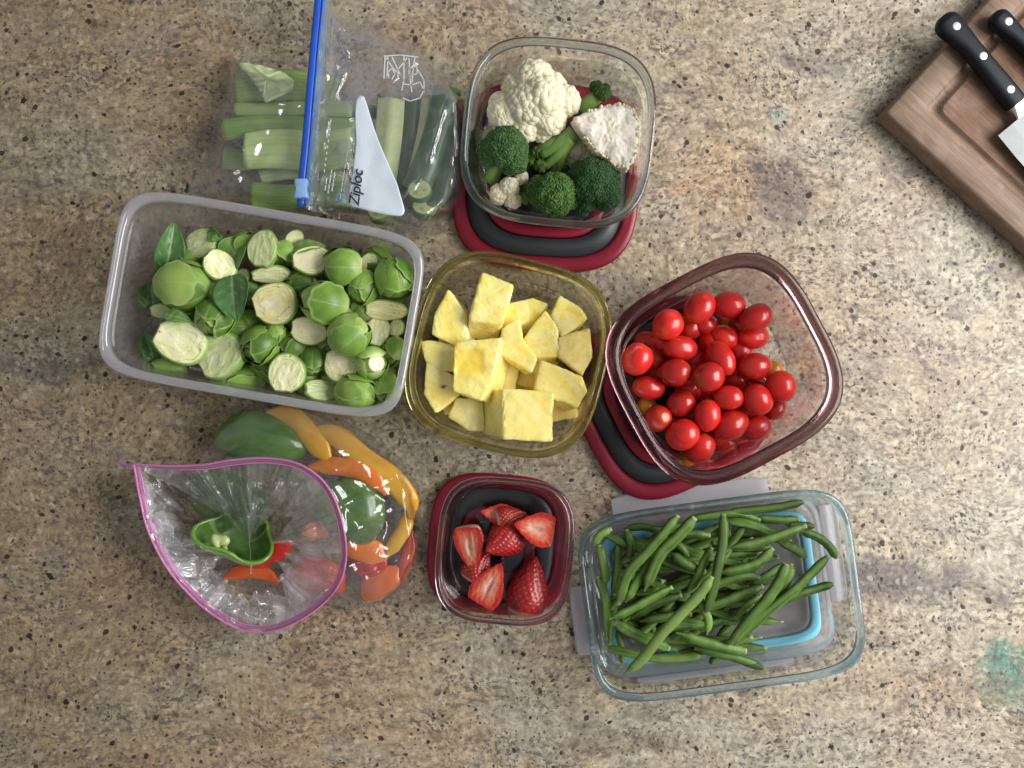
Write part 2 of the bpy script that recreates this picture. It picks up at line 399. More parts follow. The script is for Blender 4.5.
def catmull(pts, k=6):
    P = [Vector(p) for p in pts]
    if len(P) < 2: return P
    Q = [P[0] * 2 - P[1]] + P + [P[-1] * 2 - P[-2]]
    out = []
    for i in range(1, len(Q) - 2):
        for j in range(k):
            t = j / k
            a, b, c, d = Q[i - 1], Q[i], Q[i + 1], Q[i + 2]
            out.append(0.5 * ((2 * b) + (c - a) * t + (2 * a - 5 * b + 4 * c - d) * t * t + (3 * b - a - 3 * c + d) * t ** 3))
    out.append(P[-1]); return out
def tube(path, rad, seg=10, flat=1.0, up=Vector((0, 0, 1)), closed=False, prof=None):
    """swept tube; rad(t) radius, flat squashes it along up, prof(theta)->radius factor"""
    n = len(path); rings = []
    for i, p in enumerate(path):
        a = path[(i - 1) % n] if closed or i > 0 else path[i]
        b = path[(i + 1) % n] if closed or i < n - 1 else path[i]
        d = (b - a).normalized()
        s = d.cross(up)
        s = s.normalized() if s.length > 1e-5 else Vector((1, 0, 0))
        u = s.cross(d)
        t = i / (n - 1)
        r = rad(t) if callable(rad) else rad
        rg = []
        for j in range(seg):
            th = 2 * math.pi * j / seg
            q = prof(th) if prof else 1.0
            rg.append(p + s * (math.cos(th) * r * q) + u * (math.sin(th) * r * flat * q))
        rings.append(rg)
    return loft(rings, close=closed, cap0=not closed, cap1=not closed)
def ico(sub=1):
    bm = bmesh.new(); bmesh.ops.create_icosphere(bm, subdivisions=sub, radius=1.0)
    vs = [v.co.copy() for v in bm.verts]; fs = [tuple(v.index for v in f.verts) for f in bm.faces]; bm.free()
    return vs, fs
ICO1, ICO2, ICO3, ICO4 = ico(1), ico(2), ico(3), ico(4)
def fib(n, k):
    z = 1 - 2 * (k + 0.5) / n; r = math.sqrt(max(0, 1 - z * z)); a = k * 2.399963
    return Vector((math.cos(a) * r, math.sin(a) * r, z))
def lerpc(a, b, t):
    t = max(0.0, min(1.0, t)); return tuple(x + (y - x) * t for x, y in zip(a, b))
def smooth(t): t = max(0.0, min(1.0, t)); return t * t * (3 - 2 * t)
# ------------------------------------------------------------------ containers and lids
def easy_lid(label, c, z0, hx, n, rot, h=15):
    t = thing('container_lid', label, 'lid', (c.x, c.y, z0))
    X, Y = c.x, c.y
    def rg(i, z): return ring(X, Y, z0 + z, hx - i, hx - i, n, rot, 112)
    vs, fs = loft([rg(3, 0), rg(0.6, 1), rg(0, 4), rg(0.4, 7), rg(2, 8.6), rg(6, 9), rg(11, 8.6), rg(13.5, 7.4), rg(14, 6), rg(14, 0)])
    build('rim_band', vs, fs, M['lid_red'], t)
    vs, fs = loft([rg(14.4, 0.5), rg(14.4, 6.2), rg(16, 7.6), rg(20, h - 3.5), rg(24, h - 2.5), rg(31, h - 2.6), rg(32, 2)], close=False, cap0=False)
    build('panel', vs, fs, M['lid_grey'], t)
    vs, fs = loft([rg(32.3, 2), rg(32.3, h - 2), rg(33.5, h - 0.8), rg(36, h - .4), rg(41, h - .6), rg(42.5, h - 2), rg(42.8, 2)])
    build('inner_ring', vs, fs, M['lid_red'], t)
    vs, fs = loft([rg(43.1, 2), rg(43.1, h - 3), rg(46, h - 2.2), rg(60, h - 2), rg(hx * .8, h - 2)], close=False, cap1=True)
    build('centre_panel', vs, fs, M['lid_grey'], t)
    return t

def easy_bowl(name, label, c, z0, h, hx, hy, n, rot, body, rim, k=1.0, rimname='rim', rk=1.0):
    nb = max(2.6, n - .5)
    outer = [(26 * k, 0, nb), (20 * k, .015, nb), (16 * k, .06, nb), (13 * k, .35, nb), (10 * k, .74, n), (8.5 * k, .79, n), (3.6 * k, .83, n), (2.4 * k, .90, n)]
    inner = [(6.4 * k, .90, n), (7.6 * k, .845, n), (12.5 * k, .80, n), (14 * k, .74, n), (17 * k, .35, nb), (21 * k, .08, nb), (27 * k, .045, nb), (40 * k, .04, nb)]
    rp = [(2.6 * k, h * .9 + .4), (0.6, h * .9 + 1.5), (0, h * .94), (0.2, h - 2.2), (1.3, h - .5), (3.2 * rk, h), (5.2 * k * rk, h - .9), (6.3 * k * rk, h - 2.8), (6.6 * k * rk, h * .9 + .4)]
    return vessel(name, label, c, z0, h, hx, hy, n, rot, body, rim, outer, inner, rp, rimname=rimname)

# broccoli and cauliflower bowl on its lid
easy_lid('red and charcoal lid lying under the bowl of cauliflower and broccoli', V(547, 176, 10), 0, 93, 3.3, R(-4))
easy_bowl('glass_bowl', 'clear glass bowl of cauliflower and broccoli florets at the top', V(558.5, 131, 100), 15, 85, 84.5, 82.5, 3.3, R(-6), M['glass'], M['rim_glass'])
# pineapple bowl
easy_bowl('glass_bowl', 'olive tinted glass bowl of pineapple chunks in the middle', V(508.5, 354.5, 65), .6, 65, 90.5, 90.5, 3.2, R(-14), M['glass_olive'], M['rim_olive'], k=0.85, rk=1.15)
# tomato bowl on its lid
easy_lid('red and charcoal lid sticking out from under the bowl of red tomatoes', V(669, 398, 10), 0, 91, 3.3, R(27))
easy_bowl('glass_bowl', 'plum tinted glass bowl half full of small red tomatoes', V(725.5, 369, 100), 15, 85, 94.5, 90.5, 3.3, R(28), M['glass_plum'], M['rim_plum'], k=1.15, rk=1.55)
# strawberry tub on its lid
easy_lid('small red and charcoal lid under the little tub of strawberries', V(498, 545, 10), 0, 69.5, 3.4, R(-5), h=12)
easy_bowl('plastic_tub', 'little clear plastic tub holding cut strawberries', V(505, 552, 64), 12, 52, 63.5, 68, 3.4, R(-5), M['plastic_clear'], M['rim_plastic'], k=.62, rk=1.3)

# sprouts box
def sprout_box():
    c = V(260.5, 304, 68); h = 68; hx, hy, n, rot = 142.5, 88, 7.5, R(-9.8)
    t = thing('plastic_box', 'frosted rectangular plastic box full of halved sprouts', 'food container', (c.x, c.y, .6))
    seg = 160
    def rg(i, z, nn=7): return ring(c.x, c.y, z + .6, hx - i, hy - i, nn, rot, seg)
    outer = [rg(24, 0, 6), rg(17, 1.5, 6), rg(14, 6, 6), rg(9, 50), rg(6.5, h - 9)]
    inner = [rg(7.8, h - 9), rg(10.2, 50), rg(15.4, 7, 6), rg(18.5, 2.8, 6), rg(26, 1.6, 6)]
    vs, fs = loft(outer + inner, close=False, cap0=True, cap1=True)
    build('box_wall', vs, fs, M['frosted'], t)
    prof = [(7.2, h - 8.6), (5.4, h - 8.4), (2.2, h - 7.8), (0.4, h - 6), (0, h - 3.5), (.6, h - 1.6), (2.2, h - .4), (4.2, h), (6.4, h - .5), (7.8, h - 2), (8.2, h - 4.5), (8.0, h - 8.4)]
    vs, fs = loft([rg(i, z) for i, z in prof])
    build('rolled_lip', vs, fs, M['frosted_rim'], t)
sprout_box()

# bean dish and its clip lid
def clip_lid():
    c = V(711, 588, 8); hx, hy, n, rot = 117, 79, 9, R(7.6)
    t = thing('clip_lid', 'translucent clip lid with blue seal lying under the green bean dish', 'lid', (c.x, c.y, 0))
    def rg(i, z, nn=9): return ring(c.x, c.y, z, hx - i, hy - i, nn, rot, 128)
    vs, fs = loft([rg(2, 0), rg(0, 1), rg(0, 6), rg(1.5, 7.4), rg(5, 7.8), rg(12, 7.6), rg(12.6, 5), rg(22, 4.8), rg(22.6, 7), rg(26, 7.2), rg(27, 3), rg(30, 2.4)], close=False, cap1=True)
    build('lid_plate', vs, fs, M['lid_white'], t)
    vs, fs = loft([rg(12.8, 5.3), rg(12.8, 8.2), rg(14, 9), rg(20, 9), rg(21.4, 8.2), rg(21.4, 5.3)])
    build('seal', vs, fs, M['gasket'], t)
    cr, sr = math.cos(rot), math.sin(rot)
    def L(x, y, z): return Vector((c.x + x * cr - y * sr, c.y + x * sr + y * cr, z))
    def flap(ax, sgn, half, off, depth):
        # curved flap with a grip ridge, hinged on the lid edge
        prof = [(0.5, 7.0), (3, 7.6), (8, 7.2), (depth - 5, 5.2), (depth - 2, 5.8), (depth, 4.6), (depth + .3, 2.4), (depth - 3, 2.0), (8, 3.6), (2, 4.4), (.5, 4.6)]
        rings = []
        N = 14
        for k in range(N + 1):
            u = -half + 2 * half * k / N
            e = abs(u) / half; cut = 2.8 * max(0, (e - .9) / .1) ** 2
            row = []
            for d, z in prof:
                dd = min(d, depth - cut)
                p = (sgn * (hx + dd), off + u) if ax == 0 else (off + u, sgn * (hy + dd))
                row.append(L(p[0], p[1], z))
            rings.append(row)
        vs, fs = loft(rings, close=False, cap0=True, cap1=True)
        o = build('latch', vs, fs, M['latch'], t); sharp(o, 40)
        # moulded ribs
        return o
    flap(1, 1, 78, -8, 23); flap(1, -1, 78, -6, 7); flap(0, -1, 34, -16, 23); flap(0, 1, 48, 18, 18)
clip_lid()
def bean_dish():
    c = V(722.5, 596.5, 70); h = 60; z0 = 9.6; hx, hy, n, rot = 126.5, 88, 6, R(7.6)
    outer = [(24, 0, 6), (18, .01, 6), (14, .06, 6), (10, .4, 6.5), (5, .84, 6.5), (1.6, .87, 6.5)]
    inner = [(5.6, .87, 6.5), (8.6, .8, 6.5), (13.8, .4, 6.5), (18, .10, 6), (23, .06, 6), (32, .055, 6)]
    rp = [(1.8, h * .87 + .4), (.5, h * .89), (0, h * .94), (.3, h - 1.6), (1.6, h - .3), (3.3, h), (5, h - .6), (5.8, h - 2.2), (6, h * .87 + .4)]
    vessel('glass_dish', 'rectangular glass dish full of green beans', c, z0, h, hx, hy, n, rot, M['glass_blue'], M['rim_blue'], outer, inner, rp, seg=176)
bean_dish()

# ------------------------------------------------------------------ tomatoes
def tomato_mesh(i):
    r = random.Random(100 + i); vs, cols = [], []
    for p in ICO4[0]:
        q = p.copy()
        el = 1.12 + 0.15 * (i % 3)
        b = 1 + 0.035 * noise.noise(q * 1.4 + Vector((i * 3.1, 0, 0)))
        # slight blossom point at +x, stem dimple at -x
        d = (q - Vector((-1, 0, 0))).length
        b -= 0.10 * math.exp(-(d / 0.22) ** 2)
        vs.append(Vector((q.x * el * b, q.y * b, q.z * b)))
        base = (0.56, 0.014, 0.012); orange = (0.66, 0.085, 0.014)
        t = smooth((-q.x - 0.55) / 0.6) * .75 + 0.35 * noise.noise(q * 1.1 + Vector((0, i * 2.7, 0)))
        c = lerpc(base, orange, t)
        if d < 0.12: c = (0.50, 0.26, 0.06)
        e = (q - Vector((1, 0, 0))).length
        if e < .07: c = (0.45, 0.16, 0.05)
        cols.append(c)
    return mesh('tomato_skin', vs, ICO4[1], M['tomato'], cols, scale=U)
TM = [tomato_mesh(i) for i in range(6)]
def put(name, me, p, rx, ry, rz, s, label, cat, group, sc=(1, 1, 1)):
    o = bpy.data.objects.new(name, me); link(o)
    o.location = Vector(p) * U; o.rotation_euler = (rx, ry, rz); o.scale = (s * sc[0], s * sc[1], s * sc[2])
    return tag(o, label, cat, group)
TG = 'small red tomatoes heaped in the glass bowl'
# zoom x, zoom y, long/2, short/2, angle (deg ccw), height, label
TOM = [
 (383, 200, 46, 41, 50, 62, 'left one of the two tomatoes at the top edge of the heap'),
 (470, 192, 48, 38, -10, 58, 'broad tomato at the very top of the heap, right of centre'),
 (550, 230, 46, 38, 30, 66, 'tomato at the upper right corner of the heap, resting on another'),
 (543, 287, 44, 34, 5, 46, 'tomato tucked under the upper right corner one'),
 (290, 250, 46, 42, 40, 60, 'round tomato at the upper left of the heap'),
 (400, 250, 34, 30, 0, 42, 'small shaded tomato below the topmost pair'),
 (455, 287, 42, 34, -20, 44, 'dark shaded tomato just right of the heap middle, upper part'),
 (325, 320, 48, 37, -5, 56, 'tomato lying crosswise below the round upper left one'),
 (230, 300, 34, 30, 0, 34, 'half hidden tomato by the left glass wall, upper part'),
 (199, 352, 46, 43, 60, 60, 'leftmost tomato, large, against the left glass wall'),
 (445, 350, 50, 38, -65, 62, 'upright leaning oval tomato in the upper middle of the heap'),
 (312, 392, 42, 40, 0, 64, 'round tomato left of the middle showing its blossom end'),
 (410, 405, 43, 42, 20, 72, 'tomato in the very middle on top of the heap with a bright glint'),
 (546, 373, 48, 38, 8, 62, 'tomato on the right below the stacked corner pair'),
 (232, 436, 54, 34, -5, 52, 'long tomato lying flat near the left glass wall'),
 (328, 483, 40, 38, 40, 56, 'dull tomato below left of the heap middle'),
 (468, 466, 44, 35, -3, 66, 'oval tomato lying crosswise just below the middle'),
 (553, 472, 46, 42, -50, 66, 'large tomato on the right lower part, left of the outermost'),
 (623, 432, 46, 42, 120, 64, 'rightmost tomato of the heap, round and bright'),
 (605, 500, 34, 28, 40, 44, 'small tomato peeping out below the rightmost one'),
 (260, 527, 39, 38, 200, 56, 'orange red tomato with a pale stem scar at the lower left'),
 (406, 518, 46, 37, 85, 66, 'upright oval tomato below the middle of the heap'),
 (333, 575, 48, 44, 35, 64, 'big glossy tomato at the bottom left of the heap'),
 (476, 545, 50, 42, 25, 60, 'big tomato at the bottom, right of the middle'),
 (548, 555, 42, 36, 20, 54, 'tomato at the lower right corner of the heap'),
 (385, 615, 43, 38, 60, 54, 'lowest tomato of the heap'),
 (450, 600, 36, 26, 10, 36, 'flat looking shaded tomato right of the lowest one'),
 (480, 245, 30, 26, 0, 30, 'YELLOWunder the topmost tomatoes'),
 (598, 385, 30, 28, 0, 34, 'YELLOWbehind the rightmost tomato'),
 (228, 492, 30, 26, 0, 34, 'YELLOWby the left glass wall'),
 (345, 645, 34, 24, 0, 28, 'YELLOWbelow the big glossy one'),
]
TH = 'red tomato buried under the upper ones and hardly showing'
low = [(270, 300), (350, 260), (500, 330), (350, 440), (490, 410), (270, 400), (420, 470), (510, 500), (300, 530), (370, 360), (440, 570), (590, 460), (250, 350), (540, 430), (510, 250), (420, 300), (500, 560), (360, 520)]
for i, (x, y, a, b, ang, z, lab) in enumerate(TOM + [(x, y, 40, 37, 37 * k, 38, TH) for k, (x, y) in enumerate(low)]):
    px, py = 570 + x / 2.955, 240 + y / 2.955
    k = (H - z) / H; s = b / 2.955 * k * 1.05; asp = a / b
    yel = lab.startswith('YELLOW')
    if yel: lab = 'orange yellow tomato half hidden ' + lab[6:]
    vi = i % 3 * 1
    vi = [0, 1, 2][0 if asp < 1.1 else 1 if asp < 1.28 else 2] + 3 * (i % 2)
    tilt = R(rnd.uniform(-24, 24)) if 'scar' not in lab else R(-68)
    o = put('tomato', TM[vi], V(px, py, z), R(rnd.uniform(0, 360)) if 'scar' not in lab else 0, -tilt + (R(180) if i % 2 and 'scar' not in lab else 0), R(ang), s, lab if yel or lab == TH else lab, 'tomato', TG if not yel else TG)
    if yel:
        me = TM[0].copy(); o.data = me
        at = me.color_attributes['Col']; at.data.foreach_set('color', [v for _ in range(len(me.vertices)) for v in (0.65, 0.26, 0.02, 1)])

# ------------------------------------------------------------------ sprouts
def leafcaps(r, K):
    caps = []
    for k in range(K):
        a = k * 2.4 + r.uniform(-.3, .3)
        e = r.uniform(-0.5, 0.9)
        caps.append((Vector((math.cos(a) * math.cos(e) * 1.0, math.sin(a) * math.cos(e), math.sin(e))).normalized(), r.uniform(0.75, 1.05)))
    return caps
def sprout_color(q, rad, edge, vein, r_light):
    dark = (0.095, 0.165, 0.036); mid = (0.26, 0.36, 0.10); lite = (0.52, 0.58, 0.27)
    c = lerpc(dark, mid, rad)
    c = lerpc(c, lite, min(.85, edge * .55 + vein * .5 + r_light))
    return c
def sprout_whole(i, stem=True):
    """a trimmed sprout: solid heart, stem end at -z, thin leaves wrapped over each other with free wavy edges"""
    r = random.Random(40 + i); vs, cols, fs = [], [], []
    shade = [(0.080, 0.170, 0.022), (0.15, 0.28, 0.040), (0.25, 0.40, 0.075), (0.37, 0.51, 0.13)]
    for p in SPH[0]:
        q = p.normalized(); rad = 1 + .04 * noise.noise(q * 2 + Vector((i * 7, 0, 0)))
        v = Vector((q.x * rad * .90, q.y * rad * .90, q.z * rad * 1.05))
        c = lerpc(shade[1], shade[2], .5 + noise.noise(q * 3))
        if q.z < -.82:
            v.z = -.96 + .02 * noise.noise(q * 9)
            c = lerpc((0.80, 0.78, 0.54), (0.60, 0.62, 0.32), abs(noise.noise(q * 6)) * 2)
            if noise.noise(q * 13 + Vector((i, 0, 0))) > .40: c = (0.12, 0.15, 0.05)
        vs.append(v); cols.append(c)
    fs += [tuple(f) for f in SPH[1]]
    K = 8; NR, NT = 16, 44
    for j in range(K):
        a0 = j * 2.4 + r.uniform(-.3, .3); el = -.15 + .75 * (j / K) * (1 if j % 2 else .4) + r.uniform(-.15, .2)
        d = Vector((math.cos(a0) * math.cos(el), math.sin(a0) * math.cos(el), math.sin(el))).normalized()
        e1 = (Vector((0, 0, 1)) - d * d.z).normalized(); e2 = d.cross(e1)      # e1 points to the leaf tip
        w = r.uniform(.78, 1.05); base_r = 1.0 + .026 * (K - j) ; flare = r.uniform(.03, .10)
        tone = r.uniform(0, 2.6); c0 = shade[int(tone)]; c1 = shade[min(3, int(tone) + 1)]
        b0 = len(vs)
        for jr in range(NR + 1):
            f = jr / NR
            for k in range(NT):
                th = 2 * math.pi * k / NT
                wl = w * (1 + .08 * noise.noise(Vector((math.cos(th) * 1.7, math.sin(th) * 1.7, j * 3 + i))) + .03 * math.sin(th * 9 + j)) * (1.12 if math.cos(th) > 0 else 1)
                an = f * wl
                t = e1 * math.cos(th) + e2 * math.sin(th)
                q = (d * math.cos(an) + t * math.sin(an)).normalized()
                up = math.cos(th) > -.5
                # veins: one mid rib and side ribs leaving it
                x = math.sin(th) * f; y = math.cos(th) * f
                mid = max(0, 1 - abs(x) / .045)
                side = max(0, 1 - abs(math.sin((y - abs(x) * .75) * 8.5)) / .17) * smooth((abs(x) - .03) / .1) * (1 - f * .5)
                rr = base_r + (flare * f ** 7 if up else 0) - .010 * mid - .006 * side + .012 * noise.noise(q * 4 + Vector((j, 0, 0)))
                if q.z < -.80: rr = min(rr, .965 / max(.3, -q.z))
                vs.append(Vector((q.x * rr * .90, q.y * rr * .90, q.z * rr * 1.02)))
                c = lerpc(c0, c1, tone % 1 + .7 * noise.noise(q * 2.5 + Vector((i, j, 0))))
                c = lerpc(c, (0.46, 0.55, 0.24), .55 * smooth((-q.z - .25) / .6))
                c = lerpc(c, (0.50, 0.58, 0.28), min(.4, .28 * mid + .20 * side))
                if f > .93: c = lerpc(c, (0.44, 0.54, 0.22), .30)
                cols.append(c)
        vs.append(d * base_r * .90); cols.append(c0)
        for jr in range(NR):
            for k in range(NT):
                k2 = (k + 1) % NT; p0 = b0 + jr * NT; p1 = p0 + NT
                fs.append((p0 + k, p0 + k2, p1 + k2, p1 + k))
    return mesh('sprout_body', vs, fs, M['sprout'], cols)
def uv_sphere(nu, nv):
    vs = [Vector((0, 0, 1))]; fs = []
    for j in range(1, nv):
        ph = math.pi * j / nv
        for i in range(nu):
            th = 2 * math.pi * i / nu; vs.append(Vector((math.sin(ph) * math.cos(th), math.sin(ph) * math.sin(th), math.cos(ph))))
    vs.append(Vector((0, 0, -1)))
    for i in range(nu): fs.append((0, 1 + i, 1 + (i + 1) % nu))
    for j in range(nv - 2):
        a = 1 + j * nu; b = a + nu
        for i in range(nu): k = (i + 1) % nu; fs.append((a + i, b + i, b + k, a + k))
    a = 1 + (nv - 2) * nu; e = len(vs) - 1
    for i in range(nu): fs.append((a + i, e, a + (i + 1) % nu))
    return vs, fs
SPH = uv_sphere(64, 44)
def sprout_half(i, style=0):
    """cut in half: flat pale face up (+z), stem end at -x"""
    r = random.Random(70 + i); vs, cols, fs = [], [], []
    nr, nt = 34, 100
    def outline(t):
        c = math.cos(t)
        base = 1.0 + 0.12 * c + 0.03 * math.sin(3 * t + i) + 0.035 * noise.noise(Vector((math.cos(t) * 1.5, math.sin(t) * 1.5, i * 3.3)))
        if c < -0.86: base *= 0.90 / abs(c) * 1.0          # trimmed stem end
        return base
    # face rings (from middle out), then down round the back
    rings = []
    for j in range(nr + 1):
        f = j / nr; ringv = []
        for k in range(nt):
            t = 2 * math.pi * k / nt; o = outline(t)
            x, y = math.cos(t) * o * f * 1.08, math.sin(t) * o * f * .90
            lay = noise.noise(Vector((x * 2.0, y * 4.5, i * 1.7)))
            z = 0.02 * lay - 0.10 * smooth((f - .9) / .1) + (0.015 if lay > .1 else 0)
            ringv.append(Vector((x, y, z)))
            core = math.exp(-((y / .20) ** 2)) * smooth((0.65 - x) / .5)
            pale = (0.90, 0.86, 0.60) if style != 1 else (0.84, 0.73, 0.52)
            yel = (0.74, 0.79, 0.38) if style != 2 else (0.82, 0.74, 0.30)
            c = lerpc(yel, pale, max(core, .35 + .5 * lay))
            if style == 3: c = lerpc(c, (0.26, 0.40, 0.12), .45)
            fan = abs(math.sin((f * 15 + noise.noise(Vector((x * 2, y * 2, i))) * 3)))
            if f > .40: c = lerpc((0.24, 0.36, 0.08), c, min(1, fan * 2.6 + .5 * (1 - f) + .12 + core))
            if f > .45 and noise.noise(Vector((x * 9, y * 9, i * 2.2))) > .62: c = (0.14, 0.20, 0.06)
            c = lerpc(c, (0.22, 0.36, 0.08), smooth((f - .88) / .1))
            cols.append(c)
        rings.append(ringv)
    for j in range(1, 15):
        ph = math.pi / 2 * j / 14; ringv = []
        for k in range(nt):
            t = 2 * math.pi * k / nt; o = outline(t) * (math.cos(ph) * (1 + .10 * math.sin(2 * ph)))
            q = Vector((math.cos(t) * o, math.sin(t) * o, -math.sin(ph)))
            step = 0.02 if noise.noise(Vector((t * 1.1, ph * 2.2, i))) > 0 else 0
            o *= 1 + step
            ringv.append(Vector((math.cos(t) * o * 1.08, math.sin(t) * o * .90, -0.10 - math.sin(ph) * .82)))
            vein = max(0, 1 - abs(math.sin(t * 5 + ph * 2)) / .15)
            c = sprout_color(q, .5 + .5 * noise.noise(q * 2.2), 0.8 if step and noise.noise(Vector((t * 1.1, ph * 2.2, i))) < .06 else 0, vein * .4, .45 * smooth((-math.cos(t) - .6) / .3))
            cols.append(c)
        rings.append(ringv)
    vs, fs = loft(rings, close=False, cap0=True, cap1=True)
    cols += [(0.6, 0.56, 0.32), (0.1, 0.2, 0.05)]
    return mesh('sprout_half_body', vs, fs, M['sprout'], cols)
SW = [sprout_whole(i) for i in range(9)]
SH = [sprout_half(i, i % 4) for i in range(8)]
def leaf(name, label, p, L, Wd, rz, tilt, curl, cat, group, dark=True, mat='leafy', seed=0):
    nx, ny = 26, 18; vs, cols = [], []
    for side in (0, 1):
        for a in range(nx + 1):
            u = a / nx
            wd = Wd * math.sin(math.pi * min(1, u * .96 + .04) ** .75) ** .65
            for b in range(ny + 1):
                s = b / ny * 2 - 1
                y = s * wd; x = (u - .5) * L
                z = curl * (abs(s) ** 1.6 * Wd * .55 * math.sin(math.pi * u) - (u - .5) ** 2 * L * .5) + 1.1 * noise.noise(Vector((u * 5, s * 3, seed)))
                br = abs(math.sin((u * 1.0 - abs(s) * .28) * 16)); vn = max(0, 1 - br / .22) * (1 if abs(s) < .92 else .3)
                mid = max(0, 1 - abs(s) / .06)
                z -= .7 * mid
                vs.append(Vector((x, y, z - side * .7)))
                g = (0.075, 0.175, 0.050) if dark else (0.14, 0.26, 0.06)
                cols.append(lerpc(g, (0.34, 0.45, 0.24), min(.8, .42 * vn + .9 * mid) * (1 - .3 * u)))
    n1 = (nx + 1) * (ny + 1); fs = []
    for a in range(nx):
        for b in range(ny):
            i = a * (ny + 1) + b
            fs.append((i, i + ny + 1, i + ny + 2, i + 1)); fs.append((n1 + i, n1 + i + 1, n1 + i + ny + 2, n1 + i + ny + 1))
    for a in range(nx):
        for b in (0, ny):
            i = a * (ny + 1) + b; j = i + ny + 1; fs.append((i, n1 + i, n1 + j, j))
    for b in range(ny):
        for a in (0, nx):
            i = a * (ny + 1) + b; fs.append((i, i + 1, n1 + i + 1, n1 + i))
    me = mesh(name, vs, fs, M[mat], cols)
    o = bpy.data.objects.new(name, me); link(o); o.location = p * U
    o.rotation_euler = (R(tilt[0]), R(tilt[1]), R(rz))
    return tag(o, label, cat, group)
SG = 'sprouts filling the frosted plastic box'
